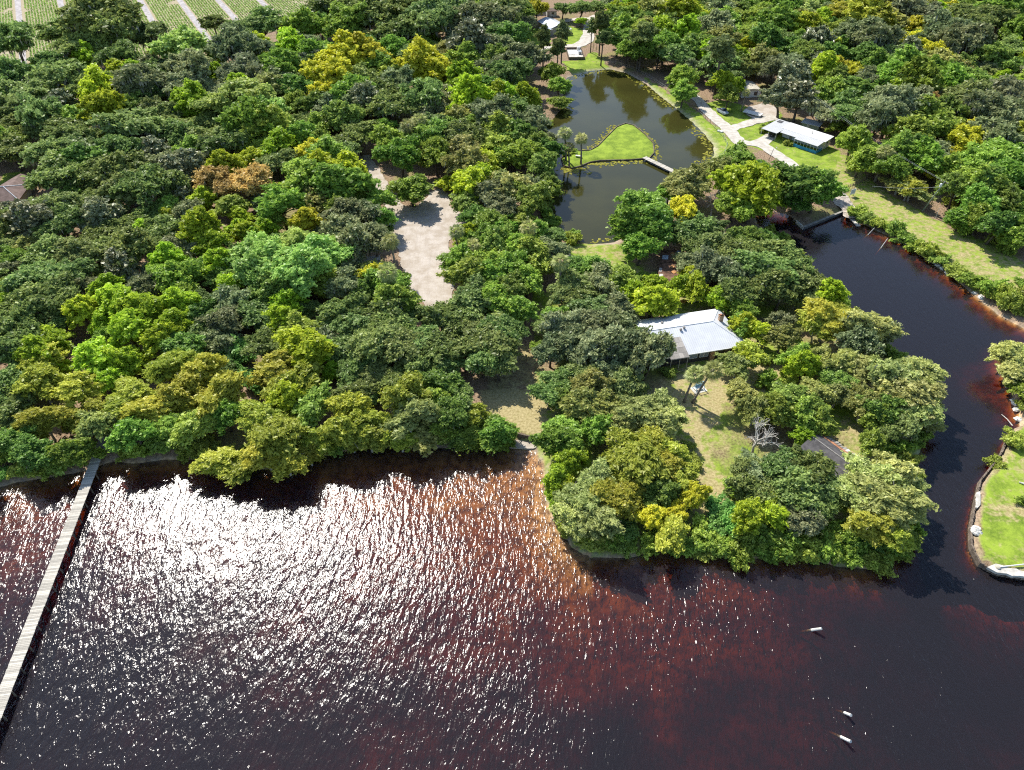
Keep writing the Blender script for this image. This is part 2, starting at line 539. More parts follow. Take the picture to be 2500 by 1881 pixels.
river = mb.build('river', M_river); tag(river, kind='structure')

k = N('pond_water')
n = k.noise(.9, detail=2); nb = k.bump(n, .25, .03)
c = k.mix(k.ramp(k.noise(.05, detail=3), .3, .7), (.034, .034, .009), (.050, .048, .012))
b = k.bsdf(c, .07, 0, .24, nb)
M_pond = k.m
outl = rough_outline(pond, 1.2, .2, 5)
cen = outl.mean(0)
big = cen + (outl - cen) * 1.03
pm = MB(); pm.poly([(p[0], p[1], PONDZ) for p in big])
po = pm.build('pond', M_pond); tag(po, kind='structure')

# ------------------------------------------------------------------ sand clearing, roads, tracks
k = N('white_sand')
n1 = k.noise(.5, detail=4); n2 = k.noise(5, detail=4, rough=.7)
tr_ = k.noise(1.0, k.scaled(2.6, .12, 1, R(-8)), 3, .6, .8)
c = k.mix(k.ramp(n1, .32, .68), (.40, .34, .27), (.53, .475, .41))
c = k.mix(k.ramp(n2, .45, .75, 0, .45), c, (.33, .275, .215))
c = k.mix(k.ramp(tr_, .56, .7, 0, .4), c, (.36, .31, .26))
k.bsdf(c, .95, 0, .1, k.bump(k.math('ADD', n2, tr_), .6, .08))
M_sand = k.m
k = N('shell_road')
n1 = k.noise(.8, detail=4); n2 = k.noise(6, detail=4, rough=.7)
c = k.mix(k.ramp(n1, .3, .7), (.44, .40, .34), (.60, .57, .50))
c = k.mix(k.ramp(n2, .5, .75, 0, .5), c, (.42, .37, .30))
k.bsdf(c, .95, 0, .1, k.bump(n2, .5, .05))
M_road = k.m
k = N('rutted_sand')
n1 = k.noise(1.2, detail=4); n2 = k.noise(6, detail=4, rough=.7)
c = k.mix(k.ramp(n1, .3, .7), (.34, .30, .18), (.55, .48, .35))
c = k.mix(k.ramp(n2, .5, .7, 0, .6), c, (.22, .23, .08))
k.bsdf(c, .95, 0, .1, k.bump(n2, .5, .05))
M_rut = k.m


def sheet(name, pts, m, dz=.06, amp=.35, seed=1, step=1.0):
    """a draped sheet: an uneven outline filled by a fine grid just above the ground"""
    o = rough_outline(pts, step, amp, seed)
    bm_ = MB(); bm_.poly([(p[0], p[1], GZ + .14 + dz) for p in o])
    s = bm_.build(name, m); tag(s, kind='structure'); return s


def strip(name, px, w, m, dz=.06, amp=.25, seed=1, world=False):
    P = [np.array(p if world else G(*p)) for p in px]
    wl = w if hasattr(w, '__len__') else [w] * len(P)
    L, Rr = [], []
    for i, p in enumerate(P):
        d = P[min(i + 1, len(P) - 1)] - P[max(i - 1, 0)]
        d = d / np.hypot(*d); nrm = np.array((-d[1], d[0]))
        L.append(p + nrm * wl[i] / 2); Rr.append(p - nrm * wl[i] / 2)
    return sheet(name, [tuple(q) for q in L + Rr[::-1]], m, dz, amp, seed)


sheet('sand_clearing', [tuple(p) for p in clearing], M_sand, 0.0, .55, 3)
strip('sand_track', [(870, 400), (850, 340), (858, 290), (880, 240)], 3.2, M_sand, .004, .3, 4)
road_main = [(1640, 196), (1668, 218), (1698, 238), (1722, 267), (1757, 299), (1785, 324), (1808, 351), (1858, 352), (1885, 372), (1917, 392), (1935, 406),
             (1925, 428), (1915, 450), (1935, 470)]
strip('shell_road', road_main, [3.2, 3.2, 3.4, 4.0, 4.2, 4.3, 4.6, 4.4, 4.0, 3.8, 4.5, 4.5, 3.6, 3.0], M_road, 0.0, .3, 6)
strip('driveway', [(1780, 318), (1812, 306), (1845, 296), (1880, 288), (1895, 286)], [3.0, 3.4, 4.2, 5.4, 5], M_road, .006, .45, 7)
sheet('yard_sand', [G(*p) for p in [(1830, 262), (1865, 252), (1900, 262), (1898, 285), (1860, 290), (1820, 285), (1815, 275)]], M_sand, .003, .9, 8)
strip('carport_driveway', [(1846, 356), (1862, 347), (1880, 334), (1888, 328)], [6.5, 4.2, 3.6, 3.6], M_road, .010, .08, 9)
strip('upper_road', [(1305, 122), (1340, 117), (1380, 114), (1412, 112), (1432, 100), (1436, 84), (1437, 70), (1444, 58), (1450, 46), (1462, 38)],
      [3.4, 3.6, 4, 4.6, 6, 4.6, 4.4, 5, 6, 5], M_road, 0.0, .35, 10)
strip('upper_branch_road', [(1450, 46), (1420, 46), (1392, 50), (1378, 54)], 3.2, M_road, .004, .3, 12)
strip('sand_ruts', [(1378, 618), (1420, 640), (1465, 662), (1510, 684), (1548, 702), (1575, 715)], [1.0] * 6, M_rut, .0, .3, 13)
strip('sand_ruts', [(1372, 628), (1414, 650), (1458, 673), (1502, 694), (1540, 712), (1560, 724)], [.9] * 6, M_rut, .0, .3, 14)
strip('east_road', [(2300, 148), (2330, 160), (2352, 166), (2375, 176), (2400, 188), (2432, 203), (2460, 212), (2520, 236)], 4.0, M_road, 0, .4, 15)
strip('gravel_landing', [(2010, 462), (2035, 472), (2056, 492), (2070, 512), (2082, 535)], [5, 5.5, 5, 4.2, 3.4], plain('rubble_gravel', (.46, .40, .34), .95, 0, .5, 1.2, .2, .05), 0.0, .5, 16)
sheet('yard_path', [G(*p) for p in [(2480, 440), (2520, 445), (2520, 475), (2485, 470)]], M_sand, 0, .4, 17)

# crop field with rows and farm tracks
k = N('field_soil')
n2 = k.noise(3, detail=4)
k.bsdf(k.mix(k.ramp(n2, .35, .65), (.30, .25, .15), (.44, .38, .26)), .95, 0, .1)
M_soil = k.m
fs = sheet('crop_field', [tuple(p) for p in field], M_soil, -.02, .5, 18, 3.0)
FA = math.atan2(-1262, 2320)                   # row direction, left of +y
fd = np.array((math.sin(FA), math.cos(FA))); fn = np.array((fd[1], -fd[0]))
trk = [G(43, 0), G(146, 0), G(243, 0), G(341, 0), G(437, 0), G(531, 0), G(632, 0)]
toff = sorted(float(np.dot(p, fn)) for p in trk)
toff = [toff[0] - (toff[1] - toff[0]) * 2, toff[0] - (toff[1] - toff[0])] + toff
M_ftrack = plain('track_soil', (.40, .37, .36), .95, 0, .3, .8)
fu = field @ fd
rv, rt = [], []
for i, t0 in enumerate(toff):
    us = np.arange(fu.min(), fu.max(), 1.0)
    q = fn[None] * t0 + fd[None] * us[:, None]
    ok = inside(field, q[:, 0], q[:, 1])
    if ok.sum() > 4:
        a, b_ = us[ok].min() + .5, us[ok].max() - .5
        sheet('farm_track', [tuple(fn * (t0 - 1.25) + fd * a), tuple(fn * (t0 + 1.25) + fd * a), tuple(fn * (t0 + 1.25) + fd * b_), tuple(fn * (t0 - 1.25) + fd * b_)],
              M_ftrack, .03, .12, 20 + i, 3.0)
s0 = (field @ fn).min(); s1 = (field @ fn).max()
cp = []
o_ = s0
while o_ < s1:
    if min(abs(o_ - t) for t in toff) > 1.9:
        us = np.arange(fu.min(), fu.max(), .62)
        us = us + rng.uniform(-.2, .2, len(us))
        q = fn[None] * o_ + fd[None] * us[:, None] + rng.normal(0, .06, (len(us), 2))
        ok = inside(field, q[:, 0], q[:, 1])
        thin = vnoise(q[:, 0], q[:, 1], 14, 51) + .5 * vnoise(q[:, 0], q[:, 1], 4, 52)
        ok &= (rng.uniform(0, 1, len(us)) < .97 - .9 * sstep(.3, .9, thin))
        cp.append(q[ok])
    o_ += 1.15
cp = np.concatenate(cp)
nq = 3
C = np.repeat(cp, nq, 0); nC = len(C)
ang = rng.uniform(0, 2 * np.pi, nC); tl = rng.uniform(.2, .75, nC); szz = rng.uniform(.36, .62, nC)
ax = np.stack([np.cos(ang) * np.cos(tl), np.sin(ang) * np.cos(tl), np.sin(tl)], -1)
bx = np.stack([-np.sin(ang), np.cos(ang), np.zeros(nC)], -1)
base = np.concatenate([C, np.full((nC, 1), GZ + .16)], 1)
Vq = np.stack([base - bx * szz[:, None] * .2, base + ax * szz[:, None] * .6 - bx * szz[:, None] * .55, base + ax * szz[:, None] * 1.3, base + ax * szz[:, None] * .6 + bx * szz[:, None] * .55], 1).reshape(-1, 3)
cme = quick_mesh('crop_rows', Vq, np.arange(4 * nC).reshape(-1, 4), rng.uniform(0, 1, nC))
# ------------------------------------------------------------------ foliage materials
LEAF_GAIN = 2.0


def leaf_mat(name, c0, c1, c2, trans=.38, gloss=.04, hue=.03, val=.35):
    """c0..c1 by leaf, shifted per tree; thin leaves let light through"""
    c0, c1, c2 = (tuple(min(.8, v * LEAF_GAIN) for v in q) for q in (c0, c1, c2))
    gloss *= .4
    k = N(name)
    t = k.attr('tint').outputs['Fac']
    oi = k.new('ShaderNodeObjectInfo')
    c = k.mix(k.ramp(t, .1, .9), c0, c1)
    c = k.mix(k.ramp(k.math('FRACT', k.math('MULTIPLY', oi.outputs['Random'], 7.13)), .45, 1.0, 0, .55), c, c2)
    c0_ = c
    hs = k.new('ShaderNodeHueSaturation')
    k.l(k.ramp(oi.outputs['Random'], 0, 1, .5 - hue, .5 + hue * .25), hs.inputs['Hue'])
    k.l(k.ramp(k.math('FRACT', k.math('MULTIPLY', oi.outputs['Random'], 3.7)), 0, 1, 1 - val * .6, 1 + val * .5), hs.inputs['Value'])
    k.l(c, hs.inputs['Color'])
    d = k.new('ShaderNodeBsdfDiffuse'); k.l(hs.outputs[0], d.inputs[0])
    tr = k.new('ShaderNodeBsdfTranslucent'); k.l(hs.outputs[0], tr.inputs[0])
    m1 = k.new('ShaderNodeMixShader'); m1.inputs[0].default_value = trans; k.l(d.outputs[0], m1.inputs[1]); k.l(tr.outputs[0], m1.inputs[2])
    g = k.new('ShaderNodeBsdfGlossy'); g.inputs['Roughness'].default_value = .42
    m2 = k.new('ShaderNodeMixShader'); m2.inputs[0].default_value = gloss; k.l(m1.outputs[0], m2.inputs[1]); k.l(g.outputs[0], m2.inputs[2])
    k.l(m2.outputs[0], k.out.inputs[0])
    return k.m


LM = {
    'O': leaf_mat('live_oak_leaves', (.064, .106, .028), (.165, .230, .062), (.148, .188, .068), .40),
    'G': leaf_mat('mossy_oak_leaves', (.088, .118, .048), (.185, .218, .100), (.190, .205, .112), .36),
    'L': leaf_mat('lime_leaves', (.150, .225, .018), (.290, .385, .030), (.225, .330, .026), .46),
    'K': leaf_mat('broadleaf_leaves', (.078, .140, .020), (.185, .285, .042), (.150, .250, .044), .42),
    'H': leaf_mat('fresh_green_leaves', (.100, .160, .026), (.215, .300, .050), (.185, .270, .055), .42),
    'U': leaf_mat('deep_green_leaves', (.060, .112, .022), (.150, .235, .045), (.130, .205, .045), .4),
    'W': leaf_mat('pale_green_leaves', (.145, .235, .055), (.270, .375, .095), (.220, .330, .072), .42),
    'C': leaf_mat('cypress_needles', (.170, .208, .026), (.310, .340, .052), (.280, .285, .048), .44),
    'P': leaf_mat('pale_cypress_needles', (.180, .212, .070), (.315, .350, .120), (.250, .295, .090), .4),
    'Y': leaf_mat('yellow_leaves', (.290, .280, .018), (.520, .470, .045), (.420, .400, .030), .44, .04, .008),
    'M': leaf_mat('magnolia_leaves', (.080, .100, .042), (.175, .190, .095), (.150, .160, .085), .25, .16),
    'B': leaf_mat('browning_leaves', (.230, .170, .055), (.400, .300, .095), (.320, .265, .085), .38),
    'V': leaf_mat('olive_leaves', (.130, .158, .046), (.240, .265, .072), (.210, .222, .082), .4),
    'S': leaf_mat('shrub_leaves', (.115, .170, .026), (.225, .310, .052), (.215, .265, .062), .42),
    'E': leaf_mat('vine_leaves', (.095, .190, .045), (.180, .315, .080), (.140, .260, .058), .4),
    'T': leaf_mat('palm_fronds', (.095, .115, .035), (.215, .235, .080), (.165, .190, .060), .28, .05),
    'N': leaf_mat('pine_needles', (.070, .105, .032), (.140, .175, .055), (.150, .165, .072), .34),
}
M_crop = leaf_mat('crop_leaves', (.10, .20, .035), (.20, .36, .07), (.2, .36, .07), .35)
co = link('crop_rows', cme, M_crop)
tag(co, kind='stuff')


def bark(name, a, b):
    k = N(name)
    n = k.noise(3.0, k.scaled(2, 2, .5, vec=k.obj), 4)
    k.bsdf(k.mix(k.ramp(n, .3, .7), a, b), .9, 0, .15, k.bump(n, .6, .1))
    return k.m


M_bark = bark('dark_bark', (.075, .06, .045), (.17, .145, .115))
M_barkp = bark('pale_bark', (.26, .235, .205), (.48, .45, .40))
M_barkd = bark('bleached_wood', (.42, .38, .32), (.66, .62, .55))
M_palmtrunk = bark('palm_trunk', (.17, .145, .115), (.33, .29, .24))
k = N('hanging_moss')
t = k.attr('tint').outputs['Fac']
k.bsdf(k.mix(t, (.19, .19, .15), (.42, .42, .35)), .95, 0, .1)
M_moss = k.m


def leaves(C, br, per, flat, ls, asp, r, upb=.15, shell=(.55, 1.05), spread=.5, ctr=None):
    """leaf faces filling ragged sprays around the centres C (radii br); returns arrays"""
    n = len(C) * per
    bi = np.repeat(np.arange(len(C)), per)
    d = r.normal(size=(n, 3)); d /= np.linalg.norm(d, axis=1)[:, None]
    low = d[:, 2] < -.45
    d[low, 2] *= -1
    rad = br[bi] * (shell[0] + (shell[1] - shell[0]) * r.uniform(0, 1, n) ** .7)
    rad *= 1 + .3 * np.sin(d[:, 0] * 5 + bi) * np.cos(d[:, 1] * 6 + 2 * bi)
    off = d * rad[:, None] * np.array((1, 1, flat))
    ctr = C.mean(0) if ctr is None else ctr
    o = C - ctr; o /= np.linalg.norm(o, axis=1)[:, None] + 1e-9
    # sprays reach outwards along their branch
    along = (off * o[bi]).sum(1)
    off += o[bi] * (along * .55)[:, None]
    p = C[bi] + off
    nv = d * (1 - spread) + r.normal(size=(n, 3)) * spread * .8 + np.array((0, 0, upb))
    nv /= np.linalg.norm(nv, axis=1)[:, None]
    t = np.cross(nv, r.normal(size=(n, 3))); t /= np.linalg.norm(t, axis=1)[:, None] + 1e-9
    b = np.cross(nv, t)
    s = (ls * r.uniform(.55, 1.45, n))[:, None]
    V = np.stack([p - t * s * asp, p - b * s * .75 + t * s * .1, p + t * s * asp, p + b * s * .75 + t * s * .1], 1).reshape(-1, 3)
    tint = np.clip(.5 + .22 * r.normal(size=len(C))[bi] + .30 * r.normal(size=n), 0, 1)
    return V, tint


def blobs(r, nb, rz, zc, rin=.45, cone=0.0, lobes=3, zmin=-.55, brange=(.2, .34)):
    C = []
    ph = r.uniform(0, 6.28, 3)
    while len(C) < nb:
        d = r.normal(size=3); d /= np.linalg.norm(d)
        if d[2] < zmin: continue
        rr = r.uniform(rin, 1.0) ** .6 * .84
        a = math.atan2(d[1], d[0])
        out = 1 + .26 * math.sin(lobes * a + ph[0]) + .15 * math.sin(5 * a + ph[1]) + (.22 if r.uniform() < .12 else 0)
        x, y, z = d * rr
        sh = 1 - cone * max(0, z + .3)
        C.append((x * out * sh, y * out * sh, z * rz * (1 + .22 * math.sin(2 * a + ph[2])) + zc + .13 * math.sin(4.5 * x + ph[1]) + .13 * math.sin(4.5 * y + ph[0])))
    C = np.array(C)
    return C, r.uniform(*brange, nb)


def trunk_mesh(name, C, zc, r, r0=.075, nlimb=10, fork=.55, lean=.12, n=6):
    mb = MB()
    lx, ly = r.normal(0, lean, 2)
    zf = zc * fork
    top = zc * .98
    mb.tube([(0, 0, -.12), (lx * .1, ly * .1, .12), (lx * .4, ly * .4, zf * .5), (lx, ly, zf), (lx * 1.3, ly * 1.3, top)],
            [r0 * 1.5, r0 * 1.05, r0 * .9, r0 * .8, r0 * .3], n)
    pick = r.permutation(len(C))[:nlimb]
    for i in pick:
        c = C[i]
        z0 = r.uniform(zf * .75, min(top * .9, max(c[2] - .1, zf * .8)))
        f = np.clip(z0 / zf, 0, 1.2)
        p0 = np.array((lx * f, ly * f, z0))
        mid = p0 * .5 + c * .5 + np.array((0, 0, -.06)) + r.normal(0, .05, 3)
        mb.tube([p0, mid, c], [r0 * .5, r0 * .33, r0 * .1], 5, False)
        for _ in range(2):
            e = c + r.normal(0, .17, 3)
            mb.tube([mid * .4 + c * .6, e], [r0 * .2, r0 * .06], 4, False)
    return mb.mesh(name, True)


def moss_mesh(name, C, br, r, n, ln=(.12, .38)):
    bi = r.integers(0, len(C), n)
    a = r.uniform(0, 6.28, n)
    rr = br[bi] * r.uniform(.45, 1.0, n)
    p = C[bi] + np.stack([np.cos(a) * rr, np.sin(a) * rr, -br[bi] * r.uniform(-.35, .45, n)], -1)
    L = r.uniform(*ln, n); w = r.uniform(.014, .040, n)
    o = r.uniform(0, 6.28, n)
    s = np.stack([np.cos(o) * w, np.sin(o) * w, np.zeros(n)], -1)
    dn = np.stack([r.normal(0, .03, n), r.normal(0, .03, n), -L], -1)
    V = np.stack([p - s * .6, p + s * .6, p + dn * .55 + s, p + dn, p + dn * .55 - s], 1)
    V = np.stack([V[:, 0], V[:, 1], V[:, 2], V[:, 3], V[:, 0], V[:, 3], V[:, 4], V[:, 4]], 1)
    V = np.concatenate([V[:, :4], np.stack([V[:, 0], V[:, 5], V[:, 6], (V[:, 0] + V[:, 6]) / 2], 1)], 0).reshape(-1, 3)
    return quick_mesh(name, V, np.arange(len(V)).reshape(-1, 4), np.tile(r.uniform(0, 1, n), 2))


def palm_crown(name, r, nf=36):
    Vs, T = [], []
    for i in range(nf):
        az = i * 2.399 + r.normal(0, .15)
        el = math.asin(np.clip(1 - 1.75 * (i + .5) / nf + r.normal(0, .05), -.8, 1))
        dead = el < -.55
        d = np.array((math.cos(az) * math.cos(el), math.sin(az) * math.cos(el), math.sin(el)))
        side = np.array((-math.sin(az), math.cos(az), 0)); up = np.cross(d, side) * -1
        L = r.uniform(.42, .56)
        hub = d * L + np.array((0, 0, -.05))
        w = .012
        Vs.append([np.zeros(3) - side * w, np.zeros(3) + side * w, hub + side * w * .6, hub - side * w * .6]); T.append(.4)
        for j in range(15):
            a = (j - 7) / 7 * 1.5
            dd = d * math.cos(a) + side * math.sin(a)
            ll = .52 * (.65 + .35 * math.cos(a)) * r.uniform(.85, 1.1)
            tip = hub + dd * ll + np.array((0, 0, -.16 - .1 * abs(a))) * r.uniform(.6, 1.4)
            m = hub + dd * ll * .55 + up * .03
            sw_ = np.cross(dd, up) * .026
            Vs.append([hub, m - sw_, tip, m + sw_]); T.append(float(np.clip((.02 if dead else .55) + r.normal(0, .2), 0, 1)))
    V = np.array(Vs)
    return V.reshape(-1, 3), np.array(T)


# kind: name, category, look, bark, leaf key, moss amount, allowed at the water's edge, variants
KIND = {
    'O': ('live_oak', 'oak tree', ['dark green live oak'], M_bark, 420),
    'G': ('mossy_oak', 'oak tree', ['moss hung grey green oak'], M_bark, 1300),
    'L': ('sweetgum_tree', 'tree', ['lime green sweetgum'], M_bark, 0),
    'K': ('broadleaf_tree', 'tree', ['mid green broadleaf tree'], M_bark, 0),
    'H': ('fresh_green_tree', 'tree', ['fresh green spreading tree'], M_bark, 0),  # invented offshoot of the broadleaf kind, in a fresher green
    'U': ('deep_green_tree', 'oak tree', ['deep green dense tree'], M_bark, 150),  # invented deeper green offshoot of the broadleaf kind, species unknown
    'W': ('elm_tree', 'tree', ['pale green billowing tree'], M_bark, 0),
    'C': ('bald_cypress', 'cypress', ['yellow green cypress'], M_barkp, 0),
    'P': ('pale_cypress', 'cypress', ['pale grey green cypress'], M_barkp, 160),
    'Y': ('camphor_tree', 'tree', ['bright yellow leaved tree'], M_bark, 0),
    'M': ('magnolia_tree', 'magnolia', ['dark glossy speckled magnolia'], M_bark, 0),
    'B': ('browning_oak', 'oak tree', ['orange brown browning oak'], M_bark, 350),
    'V': ('olive_green_tree', 'tree', ['dull olive green tree'], M_barkp, 120),
    'S': ('shrub', 'shrub', ['bright green leafy shrub'], M_bark, 0),
    'E': ('vine_mound', 'vines', ['rounded mound of green vines'], M_bark, 0),
    'T': ('cabbage_palm', 'palm', ['fan leaved cabbage palm'], M_palmtrunk, 0),
    'N': ('pine_tree', 'pine', ['tall dark green pine'], M_bark, 0),
    'D': ('dead_tree', 'dead tree', ['bare bleached dead tree'], M_barkd, 0),
}
ZC = {}
PROTO = {}


def make_proto(kd, v):
    r = np.random.default_rng(100 + 17 * v + sum(map(ord, kd)) * 31)
    parts = {}
    nm = KIND[kd][0]
    if kd == 'T':
        V, t = palm_crown(nm, r)
        zc = 4.0
        V = V * 1.02 + np.array((.25, 0, zc)); ZC[kd] = zc
        parts['crown'] = quick_mesh(nm + '_crown', V, np.arange(len(V)).reshape(-1, 4), t)
        mb = MB(); mb.tube([(0, 0, -.15), (.02, 0, .6), (.12, .02, 2.2), (.22, 0, 3.4), (.25, 0, zc)], [.17, .12, .10, .10, .14], 8)
        parts['trunk'] = mb.mesh(nm + '_trunk', True)
        return parts
    if kd == 'D':
        ZC[kd] = 1.3
        mb = MB()
        def grow(p, d, L, w, lv):
            q = p + d * L * .5 + r.normal(0, .04, 3) * L; e = q + (d + r.normal(0, .16, 3)) * L * .5
            mb.tube([p, q, e], [w, w * .8, w * .55], 5 if lv < 2 else 4, False)
            if lv >= 4: return
            for _ in range(3 if lv < 3 else 2):
                nd = d * .8 + r.normal(0, .5, 3) + np.array((0, 0, .12)); nd /= np.linalg.norm(nd)
                grow(e, nd, L * r.uniform(.6, .82), w * .55, lv + 1)
            if lv > 0:
                nd = d * .5 + r.normal(0, .6, 3); nd /= np.linalg.norm(nd)
                grow(q, nd, L * .6, w * .4, lv + 1)
        grow(np.array((0, 0, -.1)), np.array((.1, 0, 1.)), .75, .075, 0)
        parts['trunk'] = mb.mesh(nm + '_trunk', True)
        return parts
    if kd in 'SE':
        zc, rz, nb = .35, .75, 16
        C, br = blobs(r, 44, rz, zc, .25, 0, 3, -.3, (.13, .27))
        C[:, 2] = np.maximum(C[:, 2], .16)
        V, t = leaves(C, br, 105 if kd == 'S' else 130, .9, .072 if kd == 'S' else .058, 1.4, r, .3, (.15, 1.3), .7, np.array((0, 0, .1)))
        ZC[kd] = .45
        parts['crown'] = quick_mesh(nm + '_crown', V, np.arange(len(V)).reshape(-1, 4), t)
        parts['trunk'] = trunk_mesh(nm + '_trunk', C, .45, r, .05, 9, .3, .1, 5)
        return parts
    if kd == 'N':
        zc, rz = 3.6, 1.25
        C, br = blobs(r, 46, rz, zc, .25, .35, 3, -.9, (.2, .32))
        V, t = leaves(C, br, 190, .55, .075, 1.7, r, .1, (.3, 1.1), .7)
        ZC[kd] = zc
        parts['crown'] = quick_mesh(nm + '_crown', V, np.arange(len(V)).reshape(-1, 4), t)
        parts['trunk'] = trunk_mesh(nm + '_trunk', C, zc + .8, r, .09, 16, .7, .08)
        return parts
    #        zc   rz   nb  rin cone lob zmin  brange       per flat ls    asp  upb shell        spread
    prm = {
        'O': (1.50, .66, 170, .26, .10, 3, -.50, (.08, .20), 92, .72, .052, 1.40, .30, (.10, 1.30), .72),
        'G': (1.55, .72, 150, .24, .12, 3, -.55, (.08, .20), 84, .76, .050, 1.45, .20, (.10, 1.35), .78),
        'L': (1.65, .98, 165, .28, .42, 2, -.65, (.07, .17), 90, .90, .054, 1.30, .25, (.15, 1.30), .66),
        'K': (1.55, .82, 165, .28, .22, 3, -.55, (.08, .20), 92, .82, .054, 1.30, .28, (.15, 1.28), .68),
        'H': (1.50, .74, 165, .26, .16, 3, -.55, (.08, .20), 90, .80, .054, 1.35, .28, (.12, 1.30), .70),
        'U': (1.60, .88, 165, .28, .20, 2, -.60, (.08, .19), 92, .84, .052, 1.30, .25, (.15, 1.28), .68),
        'W': (1.55, .85, 165, .32, .20, 4, -.55, (.08, .19), 92, .86, .053, 1.25, .28, (.20, 1.25), .64),
        'C': (1.65, .86, 180, .24, .30, 2, -.60, (.07, .18), 78, .50, .050, 1.70, .35, (.05, 1.35), .72),
        'P': (1.60, .82, 175, .24, .25, 3, -.60, (.07, .18), 80, .50, .048, 1.70, .35, (.05, 1.35), .72),
        'Y': (1.55, .84, 165, .38, .20, 3, -.50, (.08, .18), 90, .92, .052, 1.20, .20, (.30, 1.18), .60),
        'M': (1.60, .95, 140, .28, .30, 2, -.65, (.08, .20), 68, .88, .070, 1.35, .20, (.15, 1.30), .75),
        'B': (1.55, .75, 150, .24, .15, 3, -.55, (.08, .20), 74, .72, .052, 1.45, .25, (.10, 1.32), .74),
        'V': (1.55, .80, 160, .24, .22, 3, -.55, (.08, .19), 82, .70, .053, 1.40, .28, (.10, 1.32), .72),
    }[kd]
    zc, rz, nb, rin, cone, lob, zmin, brg, per, flat, ls, asp, upb, shell, spread = prm
    C, br = blobs(r, nb, rz, zc, rin, cone, lob, zmin, brg)
    V, t = leaves(C, br, per, flat, ls, asp, r, upb, shell, spread)
    ZC[kd] = zc
    parts['crown'] = quick_mesh(nm + '_crown', V, np.arange(len(V)).reshape(-1, 4), t)
    parts['trunk'] = trunk_mesh(nm + '_trunk', C, zc, r, .065 if kd not in 'CP' else .055, 16 if kd in 'CPG' else 11)
    if KIND[kd][4]:
        parts['moss'] = moss_mesh(nm + '_moss', C, br, r, KIND[kd][4])
    return parts


for kd in KIND:
    nvar = {'T': 3, 'D': 2, 'S': 4, 'E': 2, 'N': 3, 'O': 5, 'K': 5, 'L': 4, 'C': 4}.get(kd, 3)
    PROTO[kd] = [make_proto(kd, v) for v in range(nvar)]
    for p in PROTO[kd]:
        if 'crown' in p: p['crown'].materials.append(LM[kd])
        p['trunk'].materials.append(KIND[kd][3])
        if 'moss' in p: p['moss'].materials.append(M_moss)

